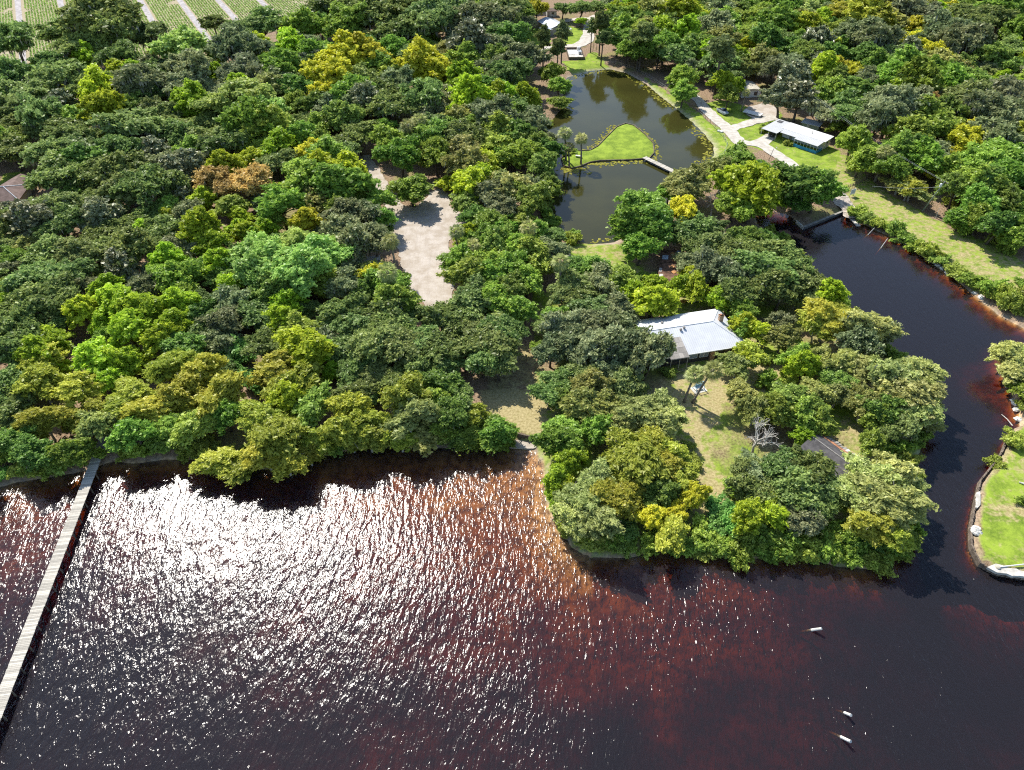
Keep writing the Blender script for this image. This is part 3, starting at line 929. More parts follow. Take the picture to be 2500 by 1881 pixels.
# ------------------------------------------------------------------ where the crowns stand in the photograph (zoomed frame, centre, radius, kind)
FRAMES = {
    (0, 0, 3.456): """110 330 180 O;870 150 250 O;560 260 150 O;900 300 170 O;1250 300 150 O;700 400 160 O;730 480 110 L;1000 480 150 O;1560 400 190 W;1320 420 70 Y;
1800 190 90 O;2080 260 130 O;1980 380 170 G;420 520 120 O;290 600 80 L;80 620 140 O;500 640 160 O;250 780 170 O;1580 560 170 G;1330 620 150 O;1720 560 110 G;2050 600 150 G;
1200 700 170 G;820 740 150 L;870 920 150 L;690 990 80 L;500 880 120 M;330 950 170 O;80 920 150 O;1040 800 110 G;1330 780 120 O;1620 850 160 L;2010 860 220 W;2100 1000 190 K;
1300 920 110 O;1480 960 110 O;1120 1060 200 O;1380 1120 130 O;80 1100 130 O;320 1110 130 O;100 1280 150 O;600 1150 150 O;700 1250 170 O;420 1280 160 O;1560 1160 140 O;
1320 1290 120 M;1000 1250 150 O;1480 1270 80 O;1760 1040 120 O;1900 1200 170 O;2150 1250 100 K;1550 1400 140 M;1050 1430 170 O;480 1480 190 O;760 1480 150 O;1200 1560 180 O;
1830 1540 150 B;2100 1540 150 B;1700 1640 80 L;1780 750 90 G;2150 820 150 W""",
    (0, 420, 3.456): """430 300 170 O;80 335 90 M;80 450 120 V;300 400 180 M;520 420 160 O;780 240 110 O;880 270 80 L;830 380 140 M;1060 450 110 O;1100 130 160 O;1400 100 150 O;
1270 350 100 O;1370 500 150 O;1590 350 120 G;1720 220 110 L;2030 370 90 L;2080 520 100 L;1700 480 170 L;1800 620 140 L;1850 760 130 L;1560 650 150 G;1420 730 130 L;1480 880 160 K;1560 1030 110 K;
1090 650 170 V;380 700 170 O;650 700 150 O;110 730 110 K;330 900 180 O;600 850 140 O;1030 810 150 M;200 1120 180 O;450 1080 170 O;100 1000 70 L;700 950 120 G;910 980 130 L;680 1180 140 L;980 1100 160 L;
1200 1180 170 L;1100 1330 160 L;1450 1290 150 L;1350 1420 150 L;1530 1480 150 K;1100 960 80 O;1960 1100 140 G;1880 1260 140 G;1850 1430 120 G;1950 950 110 L;2100 720 170 W;150 1300 170 O;120 1500 150 O;
450 1430 140 L;300 1530 150 L;500 1280 110 O;800 1570 180 L;1080 1600 130 L;880 1400 90 K;1960 1570 140 E;1260 870 90 G;1560 220 90 M;1500 20 120 M""",
    (0, 800, 3.456): """100 180 160 O;100 460 150 O;110 650 140 O;350 260 150 C;330 460 160 C;490 330 90 L;950 280 140 L;920 450 130 L;640 520 160 C;360 780 150 C;640 780 120 C;1130 300 110 L;1450 330 160 C;
1700 380 170 C;1550 560 180 C;1850 580 170 C;1130 560 150 C;1000 700 150 C;1250 700 160 C;1100 900 160 K;1650 800 170 K;1900 720 150 K;850 700 110 C;1180 1000 120 S;1350 980 110 S;280 1050 150 K;450 1130 120 S;
600 1030 130 K;130 950 130 K;1830 1080 160 C;1960 1200 130 C;1960 220 150 E;2140 450 120 E;60 1080 110 S;180 1170 90 S;330 1200 80 S;1600 1030 90 S;1450 850 130 K;60 820 120 O""",
    (600, 800, 3.456): """480 180 200 L;600 220 140 L;250 370 180 C;420 480 180 C;740 360 80 L;330 600 160 L;150 780 170 C;250 900 190 C;150 1000 150 C;330 1080 160 C;420 850 120 C;600 920 140 C;640 1100 130 K;520 1020 110 C;
870 680 140 C;870 830 160 C;1040 900 150 C;1020 1100 140 K;1100 780 110 C;1350 580 170 C;1400 740 180 V;1450 900 160 V;1300 900 120 C;1080 130 180 O;1300 170 170 O;860 180 140 O;1000 250 140 O;1450 100 150 O;
1350 230 120 O;900 380 120 O;1120 400 120 O;1380 400 150 O;930 520 120 O;1060 570 90 O;1250 450 120 O;1650 200 150 O;1680 300 110 O;1580 330 100 O;2050 130 180 O;2000 250 150 O;2130 300 130 O;1800 60 120 O;
1680 480 140 K;1620 620 130 K;1750 720 140 K;1920 740 110 C;1900 880 150 K;2000 1050 150 K;2130 850 120 K;1780 960 120 K;2150 980 90 S;1660 860 100 K;1000 380 90 O""",
    (600, 420, 3.456): """520 60 200 K;800 90 200 K;900 160 130 K;650 -30 150 L;300 260 170 K;600 240 150 V;200 400 110 K;180 480 90 L;70 540 90 L;520 410 120 Y;850 350 150 G;1030 350 140 G;900 520 180 G;
1080 560 150 G;1110 230 120 K;1150 400 100 K;1240 570 80 T;1330 500 52 K;1770 490 75 T;1900 620 70 T;1210 850 95 T;1070 900 120 Y;1190 960 150 K;1050 1000 120 K;1300 910 80 K;450 620 160 W;600 720 190 W;710 640 150 W;
300 760 200 W;150 650 150 W;100 850 170 W;450 850 200 W;620 900 150 K;200 1000 150 K;350 1100 140 L;300 1250 130 L;480 1150 100 O;100 1200 150 O;430 1330 150 K;850 1180 150 O;1250 1100 160 K;1150 1200 170 O;
1320 1060 90 K;1350 1200 120 O;750 1250 130 O;900 1290 150 O;1250 1300 150 O;1650 1210 130 O;1560 1260 100 O;1750 1280 110 O;1400 140 160 K;1700 90 90 L;1900 100 150 L;1850 250 130 K;2100 180 150 G;2150 320 120 G;
1930 370 100 K;2050 430 130 K;2150 480 110 K;2000 560 130 K;2130 600 140 K;1850 710 120 K;1720 760 120 K;1900 850 150 K;2080 780 150 K;2100 900 130 K;1950 1050 150 O;1850 1150 150 O;2100 1080 150 K;1970 1350 120 O;
2120 1350 150 O;700 1000 80 K;850 760 110 G""",
    (600, 0, 3.456): """700 60 150 O;850 180 170 K;1000 120 200 O;1200 80 200 O;1250 250 150 O;1450 220 150 O;1400 60 150 O;1600 130 170 O;2000 150 190 G;2100 280 150 O;1900 350 150 M;2150 60 150 O;1350 300 90 P;
1250 400 110 K;1350 390 90 V;1530 370 100 S;1680 440 120 V;1850 500 120 K;150 200 160 O;100 420 120 G;60 650 120 G;370 370 130 L;570 440 120 K;520 220 140 K;300 550 150 K;560 520 100 M;700 640 180 Y;650 770 130 Y;
850 480 170 Y;1000 480 180 Y;1100 410 70 Y;1110 570 150 K;1180 640 120 K;1000 650 130 O;1480 530 180 Y;1600 570 120 Y;1530 650 120 Y;1400 640 110 V;1690 650 80 Y;1820 650 140 L;1900 800 150 L;1280 680 130 G;
900 780 150 K;1000 860 130 M;1150 780 150 O;1230 900 150 O;1350 870 120 O;1500 800 170 O;1530 920 130 G;1370 1060 70 T;1480 1010 75 T;1180 1080 90 K;1180 1170 120 K;1480 1150 150 K;1620 1130 140 K;1300 1300 150 K;
1600 1290 140 K;1780 1000 130 V;2050 950 180 G;2150 1100 130 K;2150 800 130 L;2080 690 110 O;2170 650 130 O;1850 1380 160 V;2000 1380 130 L;1950 1500 140 L;2130 1350 90 K;200 950 150 W;100 1050 170 K;420 880 120 K;
580 880 120 K;700 980 100 G;500 1150 120 K;600 1200 120 K;330 1080 110 K;560 1290 120 Y;700 1320 180 K;850 1420 150 L;500 1450 160 K;100 1250 110 K;250 1370 130 O;800 900 130 G;1250 120 120 O;1750 60 120 O""",
    (1200, 0, 3.456): """100 150 140 O;60 400 130 G;170 330 130 K;250 100 100 K;380 70 90 Y;250 480 150 G;150 600 150 O;600 270 75 N;560 400 85 N;440 320 70 N;500 620 110 K;580 720 100 K;570 850 110 K;210 720 90 L;280 820 100 L;
120 820 110 L;80 960 130 K;340 1030 130 G;230 1150 130 K;350 1210 130 K;260 1300 150 K;430 1390 120 K;120 1560 150 V;280 1600 120 G;470 1540 100 K;550 1040 50 S;640 1110 90 T;770 1150 80 T;610 1240 75 T;740 70 100 O;
600 70 90 O;755 180 55 L;930 180 80 N;940 320 80 N;1060 100 120 L;1100 230 130 K;1180 60 100 L;1280 280 130 N;1250 410 140 K;1150 410 110 K;1330 150 110 O;1450 250 140 L;1460 370 140 K;1600 80 170 L;1720 130 140 L;
1650 260 150 L;1750 370 130 K;1900 200 160 G;1950 60 140 G;2000 330 130 K;2150 250 90 K;2150 400 100 Y;1740 570 110 G;1620 650 140 K;1620 770 120 K;1950 420 140 N;1950 690 110 L;2000 800 100 K;2080 720 80 L;
2140 780 50 T;2080 1350 170 K;1950 1450 150 V;1700 1500 160 V;2050 1550 150 L;1400 1610 120 K;850 230 60 N;880 60 90 O;1550 200 100 G""",
    (1200, 420, 3.456): """120 120 160 V;330 220 140 K;450 150 100 K;330 460 80 T;60 400 90 K;60 600 150 K;200 650 150 K;150 800 150 K;330 700 150 K;420 790 110 K;130 1000 130 K;300 900 130 K;600 760 85 T;770 800 90 S;700 950 120 O;
620 1010 120 O;690 560 70 S;1300 280 170 K;1180 450 160 K;1350 450 170 K;1250 620 130 K;1620 330 120 Y;1650 120 150 V;2050 250 130 K;1720 450 130 O;1640 530 120 O;1830 470 120 O;1750 650 140 O;1680 750 120 G;
1900 620 130 O;1850 800 140 G;1700 860 120 L;1600 960 100 L;1720 960 120 L;1380 940 90 L;1200 1030 120 L;1350 1080 170 L;1120 930 65 S;1450 1120 130 L;2000 700 150 O;2050 850 150 G;1930 1060 110 L;2080 1000 140 O;
2130 1150 100 K;2110 1300 100 K;850 1150 130 O;1000 1150 140 G;1120 1170 100 G;700 1080 120 O;550 1230 120 K;480 1300 110 O;620 1300 140 G;800 1300 160 G;950 1300 150 G;1060 1270 110 G;700 1450 170 G;900 1450 170 G;
1100 1430 140 G;1270 1430 120 O;500 1500 120 G;400 1490 70 S;1200 1560 130 O;1330 1560 80 O;100 1350 150 O;60 1550 120 O;1000 880 34 S;1880 230 100 D""",
    (1200, 800, 3.456): """560 450 120 O;480 560 110 O;620 620 100 K;850 500 150 V;800 650 150 V;960 650 140 V;1150 450 150 O;1000 380 130 G;800 380 120 O;1500 380 55 S;880 860 120 K;620 850 130 K;560 950 150 K;670 1000 100 K;
1250 720 160 P;1400 680 140 P;1520 730 120 P;1400 820 150 P;1150 800 120 P;1080 880 100 P;1150 1020 170 C;1350 1000 160 C;1480 1050 130 C;1250 1150 190 C;1430 1150 140 C;650 1130 130 L;570 1250 120 L;520 1390 75 L;
540 1490 60 L;620 1330 100 L;900 1300 150 P;800 1450 180 P;1000 1450 170 C;700 1560 150 P;900 1600 170 P;1150 1400 120 C;1620 1180 110 C;1700 1420 110 Y;1560 1550 90 Y;1360 1600 100 Y;1600 1320 100 C;1420 1400 130 K;
2100 380 130 V;2050 480 110 V;1650 1000 60 S;1700 1120 70 S""",
    (1800, 800, 2.447): """60 170 70 L;400 220 80 L;300 310 55 S;620 220 100 V;700 250 100 V;800 250 90 V;600 400 80 V;950 300 130 P;1080 280 110 P;1050 400 140 P;1090 500 110 P;950 420 120 P;1000 550 100 O;850 530 100 K;760 450 90 V;
920 600 90 O;1180 560 60 P;300 430 110 K;400 480 100 K;220 480 90 K;480 560 90 K;400 650 70 L;130 640 130 D;130 850 110 G;100 950 110 O;300 850 130 O;430 850 120 O;350 980 130 O;500 950 110 O;480 1070 100 O;200 1000 110 O;
380 1150 90 G;780 900 130 P;900 880 130 P;1000 950 110 P;750 1020 130 P;900 1050 150 P;1020 1080 100 P;800 1180 110 C;950 1230 100 C;60 1120 100 L;200 1120 90 L;80 1250 90 S;250 1280 100 S;400 1320 80 S;550 1310 80 S;
700 1340 70 S;850 1390 80 S;950 1330 90 S;1020 1250 80 K;480 1350 60 S;10 1330 90 S;620 1230 80 S;180 1330 60 S;1640 130 90 P;1680 250 90 P;1690 360 80 K;1690 470 50 S;1670 680 65 S;1590 820 55 S;1500 980 55 S;1640 1460 0 S""",
    (1800, 420, 3.16): """130 120 190 L;60 270 130 K;250 220 120 L;200 20 130 K;500 80 180 K;620 130 150 K;450 200 120 K;650 60 110 K;60 520 120 K;200 530 90 K;100 570 40 Y;150 640 150 O;350 620 110 O;250 750 160 O;420 730 140 O;
500 830 130 O;350 880 150 O;550 930 110 O;100 860 120 O;720 930 110 L;700 1130 140 C;780 1080 90 C;620 1180 110 C;1000 1180 150 P;1100 1230 110 G;950 1300 130 G;60 1180 100 L;180 1230 100 L;350 1150 90 G;350 1280 110 V;
100 1400 100 C;230 1430 70 S;480 1430 110 K;970 310 80 S;1070 345 75 S;1150 400 75 S;1230 440 70 S;1310 500 70 S;1390 560 75 S;1480 600 75 S;1560 640 75 S;1640 670 75 S;1720 750 75 S;1800 790 80 S;1900 850 90 S;1980 910 90 S;
2060 970 90 S;2140 1030 90 S;2180 950 80 S;2170 870 70 S;1240 110 100 C;1350 130 110 V;1700 130 120 K;1850 100 140 K;2000 150 120 K;1690 240 80 S;1900 240 120 K;2080 220 120 K;2180 330 100 K;1690 350 80 S;1750 350 110 K;
1880 350 110 K;2000 400 130 K;2120 500 100 K;1750 430 80 S;2090 590 70 S;2010 520 70 S""",
    (1800, 0, 3.16): """300 170 150 K;100 230 90 K;550 90 120 P;720 120 120 G;850 100 150 C;1000 60 150 C;1120 150 130 C;820 230 110 K;950 250 130 G;1200 180 120 V;1400 100 150 G;1340 230 110 Y;1620 100 90 Y;1600 250 150 G;1740 310 150 G;
1850 150 150 O;2050 100 150 K;2150 250 120 K;2100 400 130 O;930 340 80 Y;1080 290 140 G;600 330 140 M;250 430 90 L;360 500 110 G;430 600 150 M;350 750 130 M;480 760 150 M;600 480 110 M;780 530 110 Y;890 560 90 Y;
950 460 70 L;1380 330 100 Y;1560 420 100 Y;1330 410 100 M;1200 440 100 O;1080 520 110 K;1300 530 140 K;1500 560 130 K;1180 600 140 K;1400 620 150 K;1650 640 140 K;1800 620 120 K;1900 580 80 V;1750 750 150 O;980 640 110 G;
750 680 140 K;650 760 120 K;850 800 140 O;1200 800 170 G;1350 780 120 G;1100 900 150 G;1430 800 100 B;900 900 130 O;780 980 100 K;1250 980 110 G;1450 900 150 K;1600 880 130 K;1550 1000 150 K;1350 1030 150 K;1740 1080 140 Y;
1830 1020 100 Y;1700 1200 90 Y;1900 850 150 G;2050 900 150 G;2150 750 150 G;2000 1050 150 G;2170 1000 120 C;1530 1330 75 Y;900 1080 120 K;980 1150 110 K;1050 1230 130 K;950 1250 90 K;1200 1300 110 K;1150 1160 70 T;
1350 1150 110 K;1450 1220 130 K;1250 1420 100 V;1850 1250 140 K;2000 1200 150 K;2150 1200 130 K;2050 1350 150 K;1900 1400 140 K;1750 1350 120 K;1600 1290 110 K;2050 620 60 V;700 30 120 K;400 60 130 K;1250 40 130 V""",
}
FRAMES[(0, 0, 1.0)] = """1760 1240 35 E;1800 1280 38 E;1740 1290 32 E;1850 1250 36 S;1790 1190 25 S;1900 1000 40 K;1990 960 36 V;1870 930 26 S;1960 900 24 S;1845 1000 36 V;1760 1330 30 S;1830 1160 38 O;1950 1010 40 K;
1880 1240 36 L;1960 1330 34 S;1900 1320 34 S;1700 1340 30 S;1640 1300 40 C;1660 1340 30 S;1868 312 14 S;1862 318 12 S;1920 350 9 S;1930 353 8 S;1505 560 16 S;1395 575 20 S;2040 930 34 K;2000 870 30 V;2150 1000 40 K;2170 1090 36 S;2130 1080 30 K;1386 362 14 S;1397 350 12 S;1376 372 12 S;1390 340 12 S;1405 362 10 S"""
crowns = []
for (fx0, fy0, fs_), txt in FRAMES.items():
    for it in txt.split(';'):
        a = it.split()
        if float(a[2]) <= 0: continue
        if a[3] == 'K' and rng.uniform() < .45: a[3] = 'H' if rng.uniform() < .55 else 'U'  # a random share of the broadleaf crowns goes to two invented kinds
        crowns.append([fx0 + float(a[0]) / fs_, fy0 + float(a[1]) / fs_, float(a[2]) / fs_, a[3]])

# no trunk may stand here: (outline, margin)
keepout = [(clearing, .4)] + [(GP(p), 0.2) for p in (
    [(1680, 232), (1705, 226), (1770, 290), (1800, 312), (1830, 345), (1890, 360), (1950, 405), (1925, 412), (1880, 388), (1800, 362), (1745, 308)],
    [(1530, 800), (1760, 765), (1815, 868), (1600, 905)],
    [(1870, 300), (1960, 300), (2045, 345), (2000, 375), (1870, 335)],
    [(1790, 210), (1865, 210), (1868, 240), (1800, 245)],
    [(1320, 50), (1395, 52), (1395, 95), (1315, 90)],
    [(1375, 118), (1430, 116), (1432, 150), (1385, 152)],
    [(1410, 70), (1455, 60), (1455, 118), (1400, 122), (1330, 125), (1330, 112), (1405, 108)],
    [(-60, 452), (50, 420), (90, 430), (85, 520), (-60, 530)],
    [(2020, 1075), (2065, 1070), (2115, 1160), (2050, 1180)],
    [(1590, 630), (1660, 620), (1690, 720), (1620, 715)],
    [(2060, 440), (2120, 440), (2250, 520), (2400, 600), (2500, 650), (2500, 765), (2370, 690), (2230, 590), (2090, 522)],
    [(1700, 255), (1790, 275), (1890, 275), (1890, 300), (1800, 318), (1740, 285)],
    [(1370, 612), (1400, 612), (1590, 705), (1570, 735), (1480, 705), (1370, 640)],
    [(2380, 1170), (2500, 1090), (2500, 1400), (2400, 1390)],
    [(1690, 985), (1850, 900), (1850, 940), (1780, 990), (1720, 1050), (1700, 1040)],
)]


def foot_ok(x, y, kd):
    xx, yy = np.array([x]), np.array([y])
    s = max(sdf(landA, xx, yy)[0], sdf(landB, xx, yy)[0])
    if s < (-2.0 if kd in 'CP' else .25): return False
    p = sdf(pond, xx, yy)[0]
    if p > -.3 and sdf(isl, xx, yy)[0] < .3: return False
    for poly, mrg in keepout:
        if abs(x - poly[:, 0].mean()) < 60 and abs(y - poly[:, 1].mean()) < 60 and sdf(poly, xx, yy)[0] > -mrg: return False
    return True


def solve(px, py, rpx, kd, kz):
    r_ = 4.0
    for _ in range(6):
        z = GZ + ZC[kd] * r_ * kz
        x, y = G(px, py, z)
        r_ = rpx / ppm(x, y, z)
    return x, y, r_


LAND = [('the long wooden dock', 240, 1090), ('the sandy clearing', 1020, 600), ('the white roofed house', 1690, 830), ('the grassy pond island', 1500, 360),
        ('the crop field', 330, 40), ('the brown roofed house', 55, 460), ('the orange cove', 1275, 1090), ('the dark roofed cottage', 2060, 1120),
        ('the mobile home', 1970, 320), ('the utility pole', 2275, 480), ('the silver roofed house', 1345, 70), ('the bulkheaded lawn', 2450, 1200),
        ('the wide creek', 2180, 690), ('the footbridge', 1625, 408), ('the parked car', 1763, 272), ('the field corner', 640, 110), ('the rusty shack', 1640, 650),
        ('the lower left woods', 420, 900), ('the left frame edge', 0, 700), ('the upper right corner', 2450, 30), ('the east dirt road', 2400, 190)]
count = {}
placed = []


def nth(i):
    return {1: 'nearest', 2: 'second nearest', 3: 'third nearest', 4: 'fourth nearest', 5: 'fifth nearest', 6: 'sixth nearest', 7: 'seventh nearest', 8: 'eighth nearest'}.get(i, '%dth nearest' % i)


def plant(kd, x, y, s, kz, rz, px, py):
    p = PROTO[kd][int(rng.integers(0, len(PROTO[kd])))]
    root = empty(KIND[kd][0], (x, y, 0), rz)
    zf = float(np.interp(0, [0, 1], [GZ - .05, GZ]))
    root.location.z = ground_z(x, y)
    q_ = rng.uniform(.84, 1.2) if kd not in 'TDN' else 1.0
    root.scale = (s * q_, s / q_, s * kz)
    for part, me in p.items():
        o = link(part, me, None, root)
        if part == 'moss': o['kind'] = 'stuff'
    placed.append((root, kd, px, py, x, y, s))
    return root


def ground_z(x, y):
    i = int(np.clip(np.searchsorted(gx, x), 1, len(gx) - 1)); j = int(np.clip(np.searchsorted(gy, y), 1, len(gy) - 1))
    return float(Z[j - 1:j + 1, i - 1:i + 1].mean()) - .03


miss = []
for px, py, rpx, kd in crowns:
    yard = 1330 < px < 2080 and py < 440
    rpx = rpx * (1.26 if kd not in 'TDSEN' else 1.3 if kd == 'D' else 1.08) * (.80 if yard else 1.0)
    base_k = float(rng.uniform(.88, 1.12)) * (1.0 if kd in 'TDSEN' else .76 if kd in 'CPL' else .76)
    done = False
    for f in (1.0, .85, .7, .58, .48):
        x, y, r_ = solve(px, py, rpx, kd, base_k * f)
        if foot_ok(x, y, kd):
            done = True; kz = base_k * f; break
    if not done:
        kz = base_k * .7
        x, y, r_ = solve(px, py, rpx, kd, kz)
        best = None
        for dr in (1, 2, 3, 4, 5.5, 7):
            for a in range(16):
                xx, yy = x + dr * math.cos(a * .3927), y + dr * math.sin(a * .3927)
                if foot_ok(xx, yy, kd): best = (xx, yy); break
            if best: break
        if best is None:
            miss.append((px, py, kd)); continue
        x, y = best
    plant(kd, x, y, r_, kz, float(rng.uniform(0, 6.28)), px, py)

plant('G', *G(1572, 928), 4.3, 1.0, 1.0, 1575, 850)
plant('G', *G(1512, 915), 4.6, .95, 2.0, 1515, 830)

# woodland filling the gaps between the picked crowns, a little beyond the frame too
forest = np.array([G(*p, 0) for p in [(-260, 1210)]] + [G(-260, 270)] + [G(p, q) for p, q in [(0, 262), (300, 225), (600, 170), (760, 110), (860, 40), (930, -50), (2650, -50), (2650, 640), (2500, 620), (2340, 545), (2140, 440),
         (2060, 360), (1900, 270), (1800, 240), (1700, 200), (1600, 180), (1490, 150), (1440, 130), (1460, 60), (1440, 20), (1380, 20), (1280, 60), (1280, 110), (1370, 125), (1360, 240), (1330, 330), (1340, 560), (1440, 640), (1540, 760),
         (1480, 900), (1300, 800), (1180, 900), (1120, 780), (1060, 770), (1000, 720), (960, 620), (930, 520), (890, 480), (860, 400), (900, 380), (980, 480), (1090, 460), (1150, 560), (1110, 640), (1130, 720), (1140, 850), (1160, 1000), (1230, 1070)]]
         + [G(p, q, 0) for p, q in shore_px[18:1:-1]])
fx_, fy_ = forest[:, 0], forest[:, 1]
tx = [p[4] for p in placed]; ty = [p[5] for p in placed]; ts = [p[6] for p in placed]
nfill = 0
cand = rng.uniform([fx_.min(), fy_.min()], [fx_.max(), fy_.max()], (9000, 2))
okc = inside(forest, cand[:, 0], cand[:, 1])
for x, y in cand[okc]:
    X_, Y_, S_ = np.array(tx), np.array(ty), np.array(ts)
    far = y > 175
    d = np.hypot(X_ - x, Y_ - y)
    s = float(rng.uniform(4.6, 7.0)) if far else float(rng.uniform(3.0, 4.6))
    if (d < .58 * S_ + .48 * s).any(): continue
    px, py = to_px(x, y, 5)
    if not (-110 < px < 2610): continue
    if 1290 < px < 1480 and py < 260: continue
    if 1640 < px < 2000 and 200 < py < 380: continue
    u_ = rng.uniform()
    kd = ('O' if px < 1150 else 'U') if u_ < .30 else 'G' if u_ < .46 else 'H' if u_ < .66 else 'V' if u_ < .74 else 'L' if u_ < .84 else 'U' if px < 1250 else 'O'
    if (-80 < px < 100 and 390 < py < 510) or (2225 < px < 2345 and 420 < py < 570): continue
    if not foot_ok(x, y, kd): continue
    if inside(field, x, y): continue
    plant(kd, x, y, s, float(rng.uniform(.6, .8)), float(rng.uniform(0, 6.28)), px, py)
    tx.append(x); ty.append(y); ts.append(s); nfill += 1
print('TREES', len(placed), 'fill', nfill, 'missed', len(miss), miss[:12])


def shore_shrubs(px_pts, step, off, s0, s1, kinds='S', z=0):
    P = [np.array(G(*p, z)) for p in px_pts]
    for a, b in zip(P, P[1:]):
        n_ = max(1, int(np.hypot(*(b - a)) / step))
        d = (b - a) / np.hypot(*(b - a)); nr = np.array((-d[1], d[0]))
        for i in range(n_):
            q = a + (b - a) * (i + rng.uniform(.2, .8)) / n_ + nr * rng.uniform(*off)
            if max(sdf(landA, q[:1], q[1:])[0], sdf(landB, q[:1], q[1:])[0]) < .15: continue
            kd = kinds[int(rng.integers(0, len(kinds)))]
            px, py = to_px(q[0], q[1], 1.0)
            plant(kd, float(q[0]), float(q[1]), float(rng.uniform(s0, s1)), float(rng.uniform(.8, 1.15)), float(rng.uniform(0, 6.28)), px, py)


shore_shrubs(shore_px[24:43], 1.7, (.3, 1.8), 1.2, 2.0)
shore_shrubs(shore_px[25:41], 2.6, (2.6, 5.0), 1.4, 2.4, 'SSE')
shore_shrubs(shore_px[2:19], 2.4, (.5, 2.4), 1.2, 2.1, 'SSSE')
shore_shrubs(shore_px[43:56], 2.4, (.5, 2.0), 1.1, 1.8)
shore_shrubs([(1330, 585), (1345, 540), (1325, 480), (1332, 430)], 2.2, (-1.0, 1.0), 1.2, 2.0, 'S', GZ)


def name_trees():
    """each label: look, side of a landmark and rank among its kind there"""
    cells = {}
    for t in placed:
        root, kd, px, py = t[:4]
        lm = min(LAND, key=lambda l: (l[1] - px) ** 2 + 1.3 * (l[2] - py) ** 2)
        dx, dy = px - lm[1], py - lm[2]
        side = ('right of' if dx > 0 else 'left of') if abs(dx) > abs(dy) else ('in front of' if dy > 0 else 'behind')
        cells.setdefault((kd, lm[0], side), []).append((math.hypot(dx, dy), root))
    for (kd, lm, side), L in cells.items():
        L.sort(key=lambda q: q[0])
        for i, (_, root) in enumerate(L):
            look = KIND[kd][2][0]
            lab = '%s %s %s' % (look, side, lm)
            if len(L) > 1: lab += ', %s' % nth(i + 1)
            tag(root, lab, KIND[kd][1], {'S': 'shrubs along the banks and woods', 'T': 'cabbage palms among the trees'}.get(kd, KIND[kd][0].replace('_', ' ') + 's of the wood'))
name_trees()
# ------------------------------------------------------------------ materials for built things
M_white = plain('white_paint', (.74, .74, .72), .6, 0, .12)
M_dark = plain('dark_wall', (.075, .065, .055), .85, 0, .3)
M_darkgrey = plain('dark_grey', (.10, .10, .105), .7, 0, .3)
M_grey = plain('weathered_grey', (.33, .31, .28), .9, 0, .3, 1.0, .2, .02)
M_cream = plain('cream_wall', (.52, .48, .38), .85, 0, .2)
M_sage = plain('sage_wall', (.30, .33, .22), .85, 0, .2)
M_blue = plain('blue_paint', (.05, .30, .55), .6, 0, .25)
M_ltblue = plain('light_blue_paint', (.28, .58, .78), .5, 0, .2)
M_yellow = plain('yellow_plastic', (.80, .45, .10), .5, 0, .25)
M_brick = plain('buff_brick', (.50, .30, .17), .9, 0, .35, 4)
M_terra = plain('terracotta', (.46, .22, .12), .9, 0, .4, 2)
M_conc = plain('pale_concrete', (.60, .57, .50), .9, 0, .3, 1.2, .2, .03)
M_rock = plain('limestone', (.66, .64, .58), .95, 0, .3, 2.0, .2, .06)
M_rust = plain('leaf_covered_roof', (.15, .085, .055), .95, 0, .7, .9, .2, .05)
M_leafpile = plain('fallen_leaves', (.46, .24, .10), .95, 0, .5, 2.5, .2, .06)
M_brownroof = plain('brown_shingle', (.20, .145, .125), .95, 0, .25, 1.0, .2, .02)
M_dkroof = plain('charcoal_shingle', (.105, .10, .10), .95, 0, .3, 1.5, .2, .02)
M_pink = plain('pink_stucco', (.58, .40, .32), .9, 0, .15)
M_bluegrey = plain('blue_grey_roof', (.42, .48, .58), .6, 0, .25)
M_cap = plain('roof_cap', (.68, .70, .72), .5, 0, .2)
M_wood = plain('old_timber', (.17, .135, .10), .9, 0, .45, 2.0, .2, .03)
M_steel = plain('galvanised_steel', (.55, .57, .58), .45, .6, .2)
M_poleg = plain('treated_pole', (.22, .26, .22), .85, 0, .3)
M_pad = leaf_mat('lily_leaves', (.10, .115, .016), (.21, .215, .032), (.16, .18, .025), .12, .05)


def glass(name, c):
    k = N(name); k.bsdf(c, .08, 0, .6); return k.m


M_glass = glass('window_glass', (.03, .04, .05))
M_glassl = glass('pale_window', (.30, .33, .34))


def metal_roof(name, c, pitch, axis_):
    """ribbed sheet metal; ribs run down the slope"""
    k = N(name)
    sp = k.new('ShaderNodeSeparateXYZ'); k.l(k.obj, sp.inputs[0])
    w = k.math('FRACT', k.math('MULTIPLY', sp.outputs[axis_], 1.0 / pitch))
    rib = k.ramp(k.math('ABSOLUTE', k.math('SUBTRACT', w, .5)), .36, .46)
    n = k.ramp(k.noise(.6, k.obj, 4), .35, .7)
    cc = k.mix(n, tuple(v * .9 for v in c), c)
    st = k.ramp(k.noise(1.0, k.scaled(3, .5, 1, vec=k.obj) if axis_ == 0 else k.scaled(.5, 3, 1, vec=k.obj), 4), .58, .75, 0, .35)
    cc = k.mix(st, cc, tuple(v * .72 for v in c))
    cc = k.mix(k.math('MULTIPLY', rib, .5), cc, tuple(v * .6 for v in c))
    k.bsdf(cc, .45, 0, .4, k.bump(rib, .6, .02))
    return k.m


M_roofw = metal_roof('white_metal_roof', (.70, .715, .73), .42, 0)
M_roofw2 = metal_roof('white_metal_roof_end', (.64, .655, .67), .42, 1)
M_corr = metal_roof('corrugated_iron', (.56, .57, .57), .5, 0)


